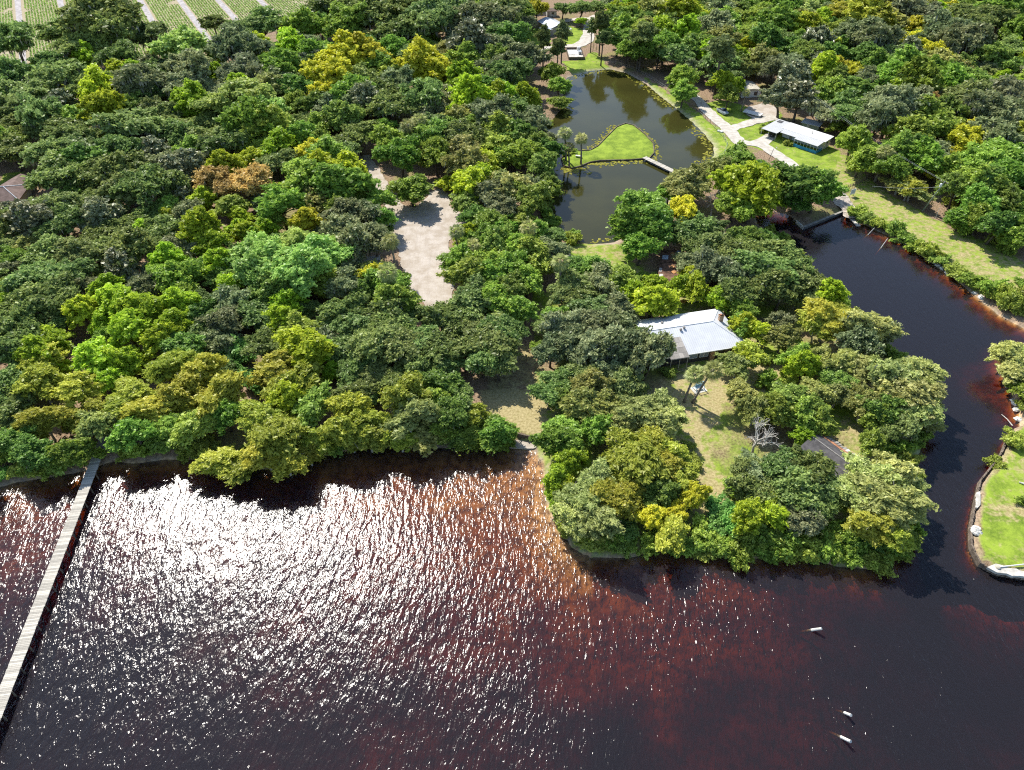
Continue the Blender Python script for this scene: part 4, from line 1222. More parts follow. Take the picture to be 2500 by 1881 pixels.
def board_mat(name, a, b):
    k = N(name)
    oi = k.new('ShaderNodeObjectInfo')
    n = k.noise(4.0, k.scaled(.6, 5, 2, vec=k.obj), 4)
    c = k.mix(k.ramp(n, .3, .7), a, b)
    hs = k.new('ShaderNodeHueSaturation'); k.l(c, hs.inputs['Color'])
    k.l(k.ramp(oi.outputs['Random'], 0, 1, .72, 1.2), hs.inputs['Value'])
    k.bsdf(hs.outputs[0], .9, 0, .2, k.bump(n, .5, .01))
    return k.m


M_plank = board_mat('bleached_planks', (.40, .37, .31), (.60, .56, .48))
M_bulk = board_mat('bulkhead_boards', (.13, .10, .075), (.27, .22, .17))
M_tile = board_mat('weathered_panels', (.30, .275, .245), (.42, .39, .35))


def roof_slab(mb, quad, t=.12):
    """a roof plane with thickness (quad or triangle given from above, counter-clockwise)"""
    n = len(quad); k = len(mb.v)
    mb.v += [tuple(p) for p in quad] + [(p[0], p[1], p[2] - t) for p in quad]
    mb.f.append(tuple(k + i for i in range(n))); mb.f.append(tuple(k + n + i for i in reversed(range(n))))
    for i in range(n):
        j = (i + 1) % n
        mb.f.append((k + i, k + n + i, k + n + j, k + j))
    return mb


def window(parent, c, w, h, rz, frame=None, pane=None):
    """window standing proud of the wall: frame with a recessed pane; c is the centre, rz turns it about z (0 = faces -y)"""
    M = Matrix.Rotation(rz, 3, 'Z')
    f = MB(); t = .07
    for dx, dz, sx, sz in ((0, h / 2, w + 2 * t, t), (0, -h / 2, w + 2 * t, t), (-w / 2 - t / 2, 0, t, h - t), (w / 2 + t / 2, 0, t, h - t)):
        f.box(Vector(c) + M @ Vector((dx, -.05, dz)), (sx, .12, sz), rz)
    fo = f.build('window', frame or M_white, parent)
    g = MB(); g.box(Vector(c) + M @ Vector((0, -.012, 0)), (w, .02, h - t), rz)
    g.build('pane', pane or M_glass, fo)
    return fo


def flat_walls(mb, L, W, z0, z1, cx=0, cy=0):
    mb.box((cx, cy, (z0 + z1) / 2), (L, W, z1 - z0)); return mb


# ------------------------------------------------------------------ white-roofed house on the point
def main_house():
    h = empty('white_roof_house', (34.4, 110.4, GZ), math.atan2(.231, .973))
    tag(h, 'large house with white ribbed metal hip roof and brick chimney', 'house')
    L, W, ze, zr = 18.8, 12.4, 2.8, 4.75
    hx, hy, rx = L / 2, W / 2, 4.6
    flat_walls(MB(), L - 1.3, W - 1.5, -.2, ze - .05).build('wall', M_dark, h)
    A, B, C_, D_ = (-hx, -hy, ze), (hx, -hy, ze), (hx, hy, ze), (-hx, hy, ze)
    r0, r1 = (-hx, 0, zr), (hx - rx, 0, zr)
    roof = roof_slab(MB(), [A, B, r1, r0]).build('roof', M_roofw, h)
    roof_slab(MB(), [C_, D_, r0, r1]).build('roof', M_roofw, h)
    roof_slab(MB(), [B, C_, r1]).build('roof', M_roofw2, h)
    MB().poly([(-hx + .6, -hy + .7, ze - .1), (-hx + .6, hy - .7, ze - .1), (-hx + .6, 0, zr - .2)]).build('gable', M_dark, h)
    for n_, p, q in (('ridge_cap', r0, r1), ('hip_cap', r1, B), ('hip_cap', r1, C_)):
        MB().tube([(p[0], p[1], p[2] + .01), (q[0], q[1], q[2] + .01)], .08, 6).build(n_, M_cap, roof)
    def rz_at(x, y):
        return ze + (zr - ze) * (1 - abs(y) / hy)
    for x, y in ((-4.6, 2.6), (-2.3, -.9), (-1.5, -.6)):
        MB().lathe((x, y, rz_at(x, y) - .1), [(.16, 0), (.16, .35), (.28, .36), (.24, .48), (.05, .55)], 10).build('vent', M_grey, roof)
    # chimney on the right hip plane
    ch = MB()
    ch.box((7.0, 1.0, 3.9), (.85, .62, 2.6)).box((7.0, 1.0, 5.12), (1.0, .77, .16))
    c = ch.build('chimney', M_brick, h)
    for z in (2.95, 3.3, 3.65, 4.0, 4.35, 4.7):
        MB().box((7.0, 1.0, z), (.87, .64, .05)).build('mortar_band', M_conc, c)
    MB().box((6.85, 1.0, 5.3), (.3, .4, .22)).build('flue', M_terra, c)
    MB().box((7.2, 1.0, 5.32), (.22, .3, .26)).build('flue', M_darkgrey, c)
    MB().tube([(7.3, 1.25, 5.2), (7.45, 1.4, 6.0)], .03, 5).build('flue', M_darkgrey, c)
    # low-pitch porch roof of weathered panels
    porch = MB(); roof_slab(porch, [(-6.6, -7.1, 2.92), (-2.9, -7.1, 2.92), (-2.9, -2.3, 4.12), (-6.6, -2.3, 4.12)], .14)
    pr = porch.build('porch_roof', M_grey, h)
    for i in range(4):
        for j in range(4):
            y0, y1 = -7.05 + j * 1.18, -7.05 + (j + 1) * 1.18 - .05
            off = .45 * (j % 2)
            x0 = -6.55 + i * .9 + off * (i > 0); x1 = min(-6.55 + (i + 1) * .9 + off - .05, -2.95)
            if i == 3: x1 = -2.95
            if x1 - x0 < .2: continue
            z = lambda y: 2.92 + (y + 7.1) * .25 + .03
            roof_slab(MB(), [(x0, y0, z(y0)), (x1, y0, z(y0)), (x1, y1, z(y1)), (x0, y1, z(y1))], .03).build('panel', M_tile, pr)
    for x in (-6.4, -4.7, -3.1):
        MB().tube([(x, -6.9, -.1), (x, -6.9, 2.85)], .06, 6).build('post', M_cream, h)
    wy = -(W - 1.5) / 2
    for x, w in ((-1.2, 1.5), (.5, .7), (1.4, .8)):
        window(h, (x, wy - .02, 1.55), w, 1.05, 0, M_white, M_glassl)
    for x in (-6.0, -4.4):
        window(h, (x, wy - .02, 1.5), 1.1, 1.2, 0, M_darkgrey, M_glass)
    MB().box((2.6, wy - .3, 1.3), (.9, .55, 2.7)).build('pier', M_brick, h)
    d = MB().box((5.6, wy - .05, 1.0), (.95, .1, 2.05)).build('door', M_wood, h)
    MB().box((5.95, wy - .13, 1.0), (.05, .06, .12)).build('handle', M_steel, d)
    MB().box((0, -hy - .04, ze - .1), (L, .08, .2)).build('fascia', M_white, h)
    # scalloped awning edge along the shaded terrace
    for i in range(12):
        x = 3.3 + i * .48
        MB().prism([(x, -5.7), (x + .44, -5.7), (x + .44, -5.64), (x, -5.64)], 2.05 + .08 * (i % 2), 2.5).build('awning_scallop', M_grey, h)


main_house()


# ------------------------------------------------------------------ mobile home, shed, trailer house
def mobile_home():
    h = empty('mobile_home', (82.5, 218.6, GZ), math.atan2(-.737, .675))
    tag(h, 'long mobile home with bright white roof, carport and blue screened porch', 'mobile home')
    flat_walls(MB(), 13.2, 4.0, 0, 2.5, 11.2, -2.6).build('wall', M_white, h)
    roof_slab(MB(), [(4.0, -5.0, 2.75), (18.4, -5.0, 2.75), (18.4, -.2, 3.1), (4.0, -.2, 3.1)], .15).build('roof', M_white, h)
    for x in (12.6,):
        MB().lathe((x, -2.6, 2.85), [(.12, 0), (.12, .45), (.22, .46), (.2, .6), (.03, .66)], 8).build('vent', M_grey, h)
    cr = roof_slab(MB(), [(-.3, -9.2, 2.45), (5.0, -9.2, 2.45), (5.0, .2, 2.85), (-.3, .2, 2.85)], .1).build('carport_roof', M_corr, h)
    MB().box((1.2, -1.3, 2.86), (1.5, 1.6, .06)).build('dark_patch', M_darkgrey, cr)
    for x in (-.1, 2.3, 4.8):
        for y in (-9.0, -.2):
            MB().tube([(x, y, 0), (x, y, 2.45)], .05, 6).build('carport_post', M_white, h)
    MB().box((2.4, .1, 1.2), (5.0, .12, 2.4)).build('carport_wall', M_darkgrey, h)
    roof_slab(MB(), [(5.02, -7.4, 2.35), (10.4, -7.4, 2.35), (10.4, -5.02, 2.68), (5.02, -5.02, 2.68)], .08).build('awning', M_corr, h)
    roof_slab(MB(), [(10.42, -8.4, 2.3), (18.0, -8.4, 2.3), (18.0, -5.02, 2.7), (10.42, -5.02, 2.7)], .08).build('porch_roof', M_corr, h)
    MB().box((14.2, -8.2, .4), (7.4, .1, .8)).build('porch_rail_wall', M_blue, h)
    MB().box((17.9, -6.6, .4), (.1, 3.1, .8)).build('porch_rail_wall', M_blue, h)
    for i in range(8):
        MB().tube([(10.55 + i * 1.05, -8.2, .8), (10.55 + i * 1.05, -8.2, 2.3)], .045, 5).build('porch_post', M_white, h)
    for x in (6.2, 8.8):
        window(h, (x, -4.61, 1.5), 1.2, .9, 0)
    window(h, (17.81, -2.6, 1.5), 1.0, .9, math.pi / 2)
    d = MB().box((7.5, -4.64, 1.0), (.9, .08, 2.0)).build('door', M_grey, h)
    MB().box((7.85, -4.71, 1.0), (.05, .05, .1)).build('handle', M_steel, d)
    s = empty('garden_shed', (92.6, 217.6, GZ), math.atan2(-.6, .8))
    tag(s, 'small sage green shed with white roof behind the mobile home', 'shed')
    flat_walls(MB(), 5.2, 2.6, 0, 2.1).build('wall', M_sage, s)
    roof_slab(MB(), [(-2.9, -1.7, 2.15), (2.9, -1.7, 2.15), (2.9, 1.6, 2.5), (-2.9, 1.6, 2.5)], .1).build('roof', M_corr, s)
    window(s, (2.61, -.3, 1.2), .6, .9, math.pi / 2, M_darkgrey)
    d = MB().box((-.6, -1.33, .95), (.85, .07, 1.9)).build('door', M_cream, s)
    MB().box((-.3, -1.4, .95), (.05, .05, .1)).build('handle', M_steel, d)
    t = empty('trailer_house', (80.4, 249.0, GZ), R(6))
    tag(t, 'boxy white trailer house with rounded pale roof beside a bright tree', 'trailer')
    flat_walls(MB(), 6.6, 8.0, .1, 2.5).build('wall', M_white, t)
    prof = [(-3.5, 2.42), (-2.6, 2.72), (-1.2, 2.92), (0, 2.98), (1.2, 2.92), (2.6, 2.72), (3.5, 2.42)]
    rf = MB()
    for (x0, z0), (x1, z1) in zip(prof, prof[1:]):
        rf.poly([(x0, -4.2, z0), (x1, -4.2, z1), (x1, 4.2, z1), (x0, 4.2, z0)])
    rf.poly([(x, -4.2, z) for x, z in prof]).poly([(x, 4.2, z) for x, z in prof[::-1]])
    rf.build('roof', M_cream, t)
    window(t, (1.6, -4.01, 1.4), 1.0, 1.1, 0, M_darkgrey)
    window(t, (-1.4, -4.01, 1.4), .9, .8, 0, M_darkgrey)


mobile_home()


# ------------------------------------------------------------------ houses at the back
def back_houses():
    h = empty('silver_roof_house', (17.0, 323.5, GZ), R(-64))
    tag(h, 'house with silver metal roof between lawn and upper road', 'house')
    flat_walls(MB(), 11.5, 7.0, 0, 2.7).build('wall', M_cream, h)
    roof_slab(MB(), [(-6.2, -4.1, 2.7), (6.2, -4.1, 2.7), (6.2, 0, 3.9), (-6.2, 0, 3.9)]).build('roof', metal_roof('silver_metal', (.56, .62, .70), .6, 0), h)
    roof_slab(MB(), [(-6.2, 0, 3.9), (6.2, 0, 3.9), (6.2, 4.1, 2.7), (-6.2, 4.1, 2.7)]).build('roof', M_corr, h)
    flat_walls(MB(), 5.0, 3.6, 0, 2.4, 4.5, -5.4).build('wing', M_grey, h)
    roof_slab(MB(), [(1.8, -7.5, 2.3), (7.2, -7.5, 2.3), (7.2, -4.2, 2.66), (1.8, -4.2, 2.66)]).build('wing_roof', M_bluegrey, h)
    window(h, (5.81, -1.0, 1.5), 1.2, 1.1, math.pi / 2); window(h, (5.81, 1.6, 1.5), 1.0, 1.1, math.pi / 2)
    window(h, (7.01, -5.4, 1.4), 1.4, 1.2, math.pi / 2)
    d = MB().box((5.8, .35, 1.0), (.09, .9, 2.0)).build('door', M_terra, h)
    MB().box((5.88, .05, 1.0), (.05, .05, .1)).build('handle', M_steel, d)
    roof_slab(MB(), [(6.3, 1.0, 2.4), (9.0, 1.0, 2.2), (9.0, 4.4, 2.2), (6.3, 4.4, 2.4)], .08).build('porch_roof', M_corr, h)
    for y in (1.2, 4.2):
        MB().tube([(8.8, y, 0), (8.8, y, 2.18)], .06, 6).build('porch_post', M_white, h)

    def small(name, label, px, py, L, W, rz, wallm, roofm, hgt=2.6, rise=.8, n=2, zz=3.0):
        x, y = G(px, py, zz)
        s = empty(name, (x, y, GZ), R(rz)); tag(s, label, 'house' if 'house' in label else 'shed')
        flat_walls(MB(), L - .7, W - .7, 0, hgt).build('wall', wallm, s)
        roof_slab(MB(), [(-L / 2, -W / 2, hgt), (L / 2, -W / 2, hgt), (L / 2, 0, hgt + rise), (-L / 2, 0, hgt + rise)], .1).build('roof', roofm, s)
        roof_slab(MB(), [(-L / 2, 0, hgt + rise), (L / 2, 0, hgt + rise), (L / 2, W / 2, hgt), (-L / 2, W / 2, hgt)], .1).build('roof', roofm, s)
        MB().tube([(-L / 2, 0, hgt + rise + .01), (L / 2, 0, hgt + rise + .01)], .07, 5).build('ridge_cap', M_cap, s)
        for i in range(n):
            window(s, (-L / 2 + (i + 1) * L / (n + 1) + .4, -(W - .7) / 2 - .01, 1.4), 1.0, .95, 0)
        d = MB().box((-L / 2 + .95, -(W - .7) / 2 - .04, .98), (.9, .08, 1.95)).build('door', M_grey, s)
        MB().box((-L / 2 + 1.25, -(W - .7) / 2 - .1, .98), (.05, .05, .1)).build('handle', M_steel, d)
        return s
    a = small('far_white_house', 'far white roofed house with pinkish wall among trees at the top', 1124, 24, 11, 6, 4, M_pink, M_white, 2.7, .7)
    small('blue_grey_house', 'low blue grey roofed house half hidden behind the dark magnolia', 1112, 104, 10, 6.5, -6, M_cream, M_bluegrey)
    small('brown_hut', 'small brown roofed hut behind the yellow and lime trees', 1180, 184, 4.5, 6.5, -14, M_wood, M_brownroof, 2.3, .9, 1)
    small('rear_white_hut', 'little white hut with brown roof behind the silver roofed house', 1346, 26, 5, 4, 8, M_white, M_brownroof, 2.4, .6, 1)
    small('east_pale_shed', 'pale roofed shed in the trees beside the east dirt road', 2304, 182, 6, 4, 18, M_grey, M_white, 2.3, .4, 1)
    small('wood_edge_house', 'white roofed house glimpsed between tall trees right of the upper road', 1527, 84, 6, 7, 30, M_cream, M_white, 2.6, .7)
    # brown-roofed house at the left edge
    x, y = G(20, 470, 3.5)
    b = empty('brown_roof_house', (x - 3.2, y - 1.2, GZ), R(10)); tag(b, 'brown shingled hip roof house at the left edge of the picture', 'house')
    L, W, ze, zr = 15.0, 9.0, 2.7, 4.6
    flat_walls(MB(), L - 1, W - 1, 0, ze).build('wall', M_cream, b)
    A, B, C_, D_ = (-L / 2, -W / 2, ze), (L / 2, -W / 2, ze), (L / 2, W / 2, ze), (-L / 2, W / 2, ze)
    r0, r1 = (-3.2, 0, zr), (3.2, 0, zr)
    rf = roof_slab(MB(), [A, B, r1, r0]).build('roof', M_brownroof, b); roof_slab(MB(), [C_, D_, r0, r1]).build('roof', M_brownroof, b)
    roof_slab(MB(), [B, C_, r1]).build('roof', M_brownroof, b); roof_slab(MB(), [D_, A, r0]).build('roof', M_brownroof, b)
    flat_walls(MB(), 5.0, 6.0, 0, 2.6, 4.2, 5.6).build('wing', M_cream, b)
    roof_slab(MB(), [(1.2, 2.0, 3.9), (4.2, 2.0, 3.9), (4.2, 9.0, 3.9), (1.2, 9.0, 2.6)]).build('wing_roof', M_brownroof, b)
    roof_slab(MB(), [(4.2, 2.0, 3.9), (7.2, 2.0, 2.6), (7.2, 9.0, 2.6), (4.2, 9.0, 3.9)]).build('wing_roof', M_brownroof, b)
    for p, q in ((r0, r1), (r1, B), (r1, C_)):
        MB().tube([(p[0], p[1], p[2] + .03), (q[0], q[1], q[2] + .03)], .1, 5).build('ridge_cap', M_cap, rf)
    ch = MB().box((1.0, -1.0, 4.6), (1.3, 1.1, 1.7)).build('chimney', M_white, b)
    MB().box((1.0, -1.0, 5.5), (.4, .35, .14)).build('flue', M_darkgrey, ch)
    window(b, (2.0, -4.01, 1.5), 1.2, 1.1, 0); window(b, (5.0, -4.01, 1.5), 1.2, 1.1, 0)
    x, y = G(137, 493, 3)
    small('garden_hut', 'tiny brown hut under mossy oaks near the brown roofed house', 137, 490, 2.6, 2.4, 20, M_wood, M_brownroof, 2.0, .5, 1)


back_houses()


def cottage():
    u = Vector((.555, -.832)); a = math.atan2(u.y, u.x)
    h = empty('dark_roof_cottage', (51.6, 77.3, GZ), a)
    tag(h, 'cottage with charcoal shingle roof and crumbling orange edge on the point', 'cottage')
    L, W, ze, zr = 9.5, 7.4, 2.4, 3.9
    flat_walls(MB(), L - .8, W - .9, -.1, ze).build('wall', M_cream, h)
    rf = roof_slab(MB(), [(-L / 2, -W / 2, ze), (L / 2, -W / 2, ze), (L / 2, 0, zr), (-L / 2, 0, zr)]).build('roof', M_dkroof, h)
    roof_slab(MB(), [(-L / 2, 0, zr), (L / 2, 0, zr), (L / 2, W / 2 - 1.3, ze + .5), (-L / 2, W / 2 - 1.3, ze + .5)]).build('roof', M_dkroof, h)
    MB().tube([(-L / 2, 0, zr + .02), (L / 2, 0, zr + .02)], .09, 6).build('ridge_cap', M_grey, rf)
    roof_slab(MB(), [(-L / 2 + .3, W / 2 - 1.3, ze + .56), (L / 2 - .1, W / 2 - 1.3, ze + .56), (L / 2 - .1, W / 2 - .55, ze + .26), (-L / 2 + .3, W / 2 - .55, ze + .26)], .05).build('orange_sheathing', M_terra, rf)
    n_ = 17
    for i in range(n_):
        x = -L / 2 + .2 + i * (L - .4) / n_
        w = .42
        dy = .15 * math.sin(i * 1.9)
        sl = roof_slab(MB(), [(x, W / 2 - .6, ze + .34), (x + w, W / 2 - .6, ze + .34), (x + w, W / 2 + .35 + dy, ze - .02), (x, W / 2 + .35 + dy, ze - .02)], .06)
        sl.build('slat', M_white if i > n_ * .45 else M_grey, rf)
    window(h, (L / 2 - .39, 1.0, 1.3), 1.0, 1.0, math.pi / 2)
    window(h, (1.0, W / 2 - .44, 1.3), 1.0, 1.0, math.pi)
    d = MB().box((-1.5, W / 2 - .42, 1.0), (.9, .08, 2.0)).build('door', M_wood, h)
    MB().box((-1.2, W / 2 - .36, 1.0), (.05, .05, .1)).build('handle', M_steel, d)


cottage()


def shack():
    u = Vector((-.22, -.975)); a = math.atan2(u.y, u.x)
    h = empty('rusty_shack', (35.2, 135.4, GZ), a)
    tag(h, 'long low shack with leaf strewn brown roof under the trees', 'shed')
    L, W = 13.5, 5.0
    flat_walls(MB(), L - .6, W - .6, 0, 2.2).build('wall', M_wood, h)
    rf = roof_slab(MB(), [(-L / 2, -W / 2, 2.2), (L / 2, -W / 2, 2.2), (L / 2, W / 2, 2.6), (-L / 2, W / 2, 2.6)]).build('roof', M_rust, h)
    z = lambda y: 2.4 + y * .08 + .05
    for x, y, w, d, m in ((-3.4, -1.4, 1.8, 1.3, M_bluegrey), (-5.4, 1.4, 2.2, .9, M_bluegrey), (4.8, -1.8, 2.2, .8, M_conc), (2.0, -2.1, 1.6, .6, M_grey)):
        roof_slab(MB(), [(x - w / 2, y - d / 2, z(y - d / 2)), (x + w / 2, y - d / 2, z(y - d / 2)), (x + w / 2, y + d / 2, z(y + d / 2)), (x - w / 2, y + d / 2, z(y + d / 2))], .04).build('patch_sheet', m, rf)
    for x, y, s in ((-2.2, 1.2, 1.0), (-4.9, .2, .6), (.6, .4, .45), (2.8, .8, .5)):
        pts = [(s * (1.3 + .3 * math.sin(j * 2.7 + x)) * math.cos(j * .698) + x, s * (1.0 + .25 * math.cos(j * 1.9)) * math.sin(j * .698) + y) for j in range(9)]
        MB().prism(pts, z(y) - .02, z(y) + .1).build('leaf_pile', M_leafpile, rf)
    window(h, (-1.0, -2.21, 1.2), 1.0, .8, 0)
    d = MB().box((3.0, -2.24, .95), (.9, .08, 1.9)).build('door', M_grey, h)
    MB().box((3.3, -2.31, .95), (.05, .05, .1)).build('handle', M_steel, d)


shack()


def enclosure():
    cx, cy = 24.4, 291.3
    e = empty('tank_enclosure', (cx, cy, GZ + .05), R(2))
    tag(e, 'low walled concrete pad with white tank and grey box beside the pond', 'enclosure')
    MB().box((0, 0, .08), (5.8, 12.0, .2)).build('slab', M_conc, e)
    for c_, d_ in (((0, -6, .45), (6.0, .2, .9)), ((0, 6, .45), (6.0, .2, .9)), ((-2.95, 0, .45), (.2, 11.78, .9)), ((2.95, 0, .45), (.2, 11.78, .9))):
        MB().box(c_, d_).build('wall', M_wood, e)
    MB().box((-.4, 1.6, .25), (3.6, 3.8, .14)).build('pale_pad', M_white, e)
    MB().box((1.8, 3.9, .95), (1.2, 1.6, 1.5)).build('tank', M_white, e)
    MB().box((1.9, .2, .7), (1.2, 1.5, 1.0)).build('pump_box', M_steel, e)
    MB().tube([(1.5, -1.2, .2), (2.2, -1.2, .9), (2.2, -2.0, .9)], .09, 6).build('pipe', M_darkgrey, e)


enclosure()


# ------------------------------------------------------------------ dock, bridge, bulkheads
def boardwalk(name, label, A, B, width, z, step, z0, cat='dock', post_every=3.0, overhang=.35):
    A, B = Vector(A), Vector(B)
    d = B - A; Ln = d.length; u = d / Ln
    e = empty(name, (A.x, A.y, 0), math.atan2(u.y, u.x)); tag(e, label, cat)
    pm_ = MB().box((0, 0, 0), (step * .9, width, .05)).mesh('plank')
    pm_.materials.append(M_plank)
    n_ = int(Ln / step)
    for i in range(n_):
        o = link('plank', pm_, None, e, ((i + .5) * step, random.uniform(-.03, .03), z - .025 + random.uniform(-.006, .006)), random.uniform(-.012, .012))
    for s in (-1, 0, 1):
        MB().box((Ln / 2, s * (width / 2 - .15), z - .16), (Ln, .1, .2)).build('stringer', M_wood, e)
    x = .6
    while x < Ln:
        for s in (-1, 1):
            MB().tube([(x, s * (width / 2 - .03), z0), (x + random.uniform(-.05, .05), s * (width / 2 - .03), z - .06)], .11, 7).build('piling', M_wood, e)
        MB().box((x, 0, z - .34), (.16, width, .16)).build('cross_beam', M_wood, e)
        x += post_every
    return e


boardwalk('wooden_dock', 'long bleached wooden dock running out over the sparkling water', (-69.3, 85.6), (-60.0, 22.0), 1.65, 1.35, .24, -3.0)
boardwalk('footbridge', 'grey plank footbridge from the grassy island to the pond bank', (38.2, 197.0), (46.9, 185.2), 1.7, 1.05, .24, -.9, 'bridge', 2.8)


def resample(P, step):
    out = []
    for a, b in zip(P, P[1:]):
        a, b = np.array(a), np.array(b)
        n_ = max(1, int(round(np.hypot(*(b - a)) / step)))
        out += [a + (b - a) * i / n_ for i in range(n_)]
    return out + [np.array(P[-1])]


bw_px = [(2462, 1060), (2442, 1110), (2420, 1142), (2388, 1182), (2377, 1230), (2366, 1290), (2366, 1340), (2386, 1382), (2430, 1405), (2500, 1416), (2640, 1434)]
bw = resample([G(*p, .0) for p in bw_px], .62)
be = empty('timber_bulkhead', (bw[0][0], bw[0][1], 0)); tag(be, 'brown timber bulkhead of upright boards round the lawn point', 'bulkhead')
bm_ = MB().box((0, 0, 0), (.60, .22, 2.6)).mesh('board'); bm_.materials.append(M_bulk)
for i, (p, q) in enumerate(zip(bw, bw[1:])):
    c = (p + q) / 2
    o = link('board', bm_, None, be, (c[0] - bw[0][0], c[1] - bw[0][1], -.32 + random.uniform(-.09, .09)), math.atan2(q[1] - p[1], q[0] - p[0]) + .18)
wal = [(c[0] - bw[0][0], c[1] - bw[0][1], .72) for c in bw]
MB().tube(wal, .1, 6).build('waler', M_wood, be)
# pale concrete cap and rubble behind it
capi = resample([G(*p, 1.0) for p in [(2410, 1388), (2432, 1398), (2470, 1406), (2520, 1412), (2520, 1400), (2480, 1392), (2445, 1382), (2420, 1376)]], .8)
MB().prism([(p[0] + .1 * math.sin(3 * i), p[1] + .12 * math.cos(2.3 * i)) for i, p in enumerate(capi[:-1])], .7, 1.14).build('concrete_apron', M_conc)
tag(bpy.data.objects['concrete_apron'], 'pale concrete apron behind the bulkhead at the lower right edge', 'concrete')
capj = resample([G(*p, 1.0) for p in [(2384, 1205), (2392, 1200), (2394, 1225), (2388, 1242), (2380, 1240)]], .8)
MB().prism([(p[0] + .1 * math.sin(3 * i), p[1] + .1 * math.cos(2 * i)) for i, p in enumerate(capj)], .7, 1.12).build('concrete_patch', M_conc)
tag(bpy.data.objects['concrete_patch'], 'narrow pale concrete patch on the left edge of the bulkheaded lawn', 'concrete')


def rock_mesh(seed, s=.6):
    r = np.random.default_rng(seed)
    m = MB(); k0 = 0
    n1, n2 = 7, 4
    vs = []
    for i in range(n2 + 1):
        th = math.pi * i / n2
        for j in range(n1):
            ph_ = 2 * math.pi * j / n1
            q = s * r.uniform(.75, 1.2)
            vs.append((q * math.sin(th) * math.cos(ph_) * 1.3, q * math.sin(th) * math.sin(ph_), q * math.cos(th) * .6))
    m.v = vs
    for i in range(n2):
        for j in range(n1):
            m.f.append((i * n1 + j, (i + 1) * n1 + j, (i + 1) * n1 + (j + 1) % n1, i * n1 + (j + 1) % n1))
    me = m.mesh('rock'); me.materials.append(M_rock); return me


ORD = 'first second third fourth fifth sixth seventh eighth ninth tenth eleventh twelfth thirteenth fourteenth fifteenth'.split()
rocks = [rock_mesh(i) for i in range(5)]
def rock(px, py, s, z=.25, lab='pale limestone chunk on the water edge', grp='limestone chunks along the banks'):
    x, y = G(px, py, z)
    o = link('rock', rocks[random.randrange(5)], None, None, (x, y, z), random.uniform(0, 6), (s, s, s))
    tag(o, lab, 'rock', grp)
for i, (px, py) in enumerate([(2195, 584), (2203, 590), (2212, 594), (2222, 600), (2233, 607), (2243, 613), (2255, 621), (2264, 629), (2272, 635), (2281, 642), (2290, 648), (2300, 655), (2312, 666), (2380, 716), (2395, 726)]):
    rock(px, py, random.uniform(.7, 1.3), .2, 'pale limestone chunk below the creek hedge, %s from the landing' % ORD[i], 'limestone chunks on the creek bank')
for i, (px, py) in enumerate([(2478, 985), (2482, 1000), (2474, 978), (2488, 1025), (2384, 1293), (2390, 1298), (2380, 1300)]):
    rock(px, py, random.uniform(.7, 1.2), 1.0 if i > 3 else .2, ('white rock under the bushes at the right edge, %s of the row' if i < 4 else 'white rock behind the bulkhead boards, %s of three') % ORD[i if i < 4 else i - 4], 'white rocks on the right hand point')
for i, (px, py) in enumerate([(2064, 1366), (2074, 1369), (2056, 1362), (2045, 1358), (1935, 1357), (1945, 1354)]):
    rock(px, py, random.uniform(.7, 1.2), .35, 'white rock at the lower shore of the point, %s in the row' % ORD[i], 'white rocks along the lower shore')
# sea wall at the creek head
p0, p1, p2 = G(1945, 540, .6), G(1962, 556, .6), G(2062, 516, .6)
w_ = empty('creek_seawall', (p1[0], p1[1], 0)); tag(w_, 'dark sea wall with short pale end at the head of the creek', 'sea wall')
def wall_seg(n_, a, b, m, z0=-2.5, z1=.75, t=.3):
    d = np.array(b) - np.array(a); c = (np.array(a) + np.array(b)) / 2 - np.array(p1)
    return MB().box((c[0], c[1], (z0 + z1) / 2), (np.hypot(*d), t, z1 - z0), math.atan2(d[1], d[0])).build(n_, m, w_)
wall_seg('pale_panel', p0, p1, M_conc); wall_seg('dark_panel', p1, p2, M_darkgrey)
d = np.array(p2) - np.array(p1); c = d / 2
MB().box((c[0], c[1], .80), (np.hypot(*d), .55, .1), math.atan2(d[1], d[0])).build('cap', M_grey, w_)
# timber wall and beach in the cove
a, b = np.array(G(1262, 1062)), np.array(G(1311, 1073)); d = b - a; c = (a + b) / 2
tw = empty('timber_wall', (c[0], c[1], GZ - .3), math.atan2(d[1], d[0])); tag(tw, 'dark timber retaining wall above the little cove beach', 'wall')
for i in range(3):
    MB().box((random.uniform(-.2, .2), 0, .1 + i * .26), (np.hypot(*d), .26, .24)).build('beam', M_wood, tw)
for s in (-1.4, 0, 1.4):
    MB().tube([(s, -.2, -.4), (s, -.2, .9)], .1, 6).build('post', M_wood, tw)
bch = rough_outline([G(*p, .3) for p in [(1228, 1076), (1262, 1070), (1305, 1078), (1318, 1092), (1300, 1096), (1270, 1092), (1236, 1094)]], .7, .3, 77)
mb = MB(); mb.prism([tuple(p) for p in bch[::-1]], .02, .30); s = mb.build('cove_beach', M_sand); tag(s, kind='structure')

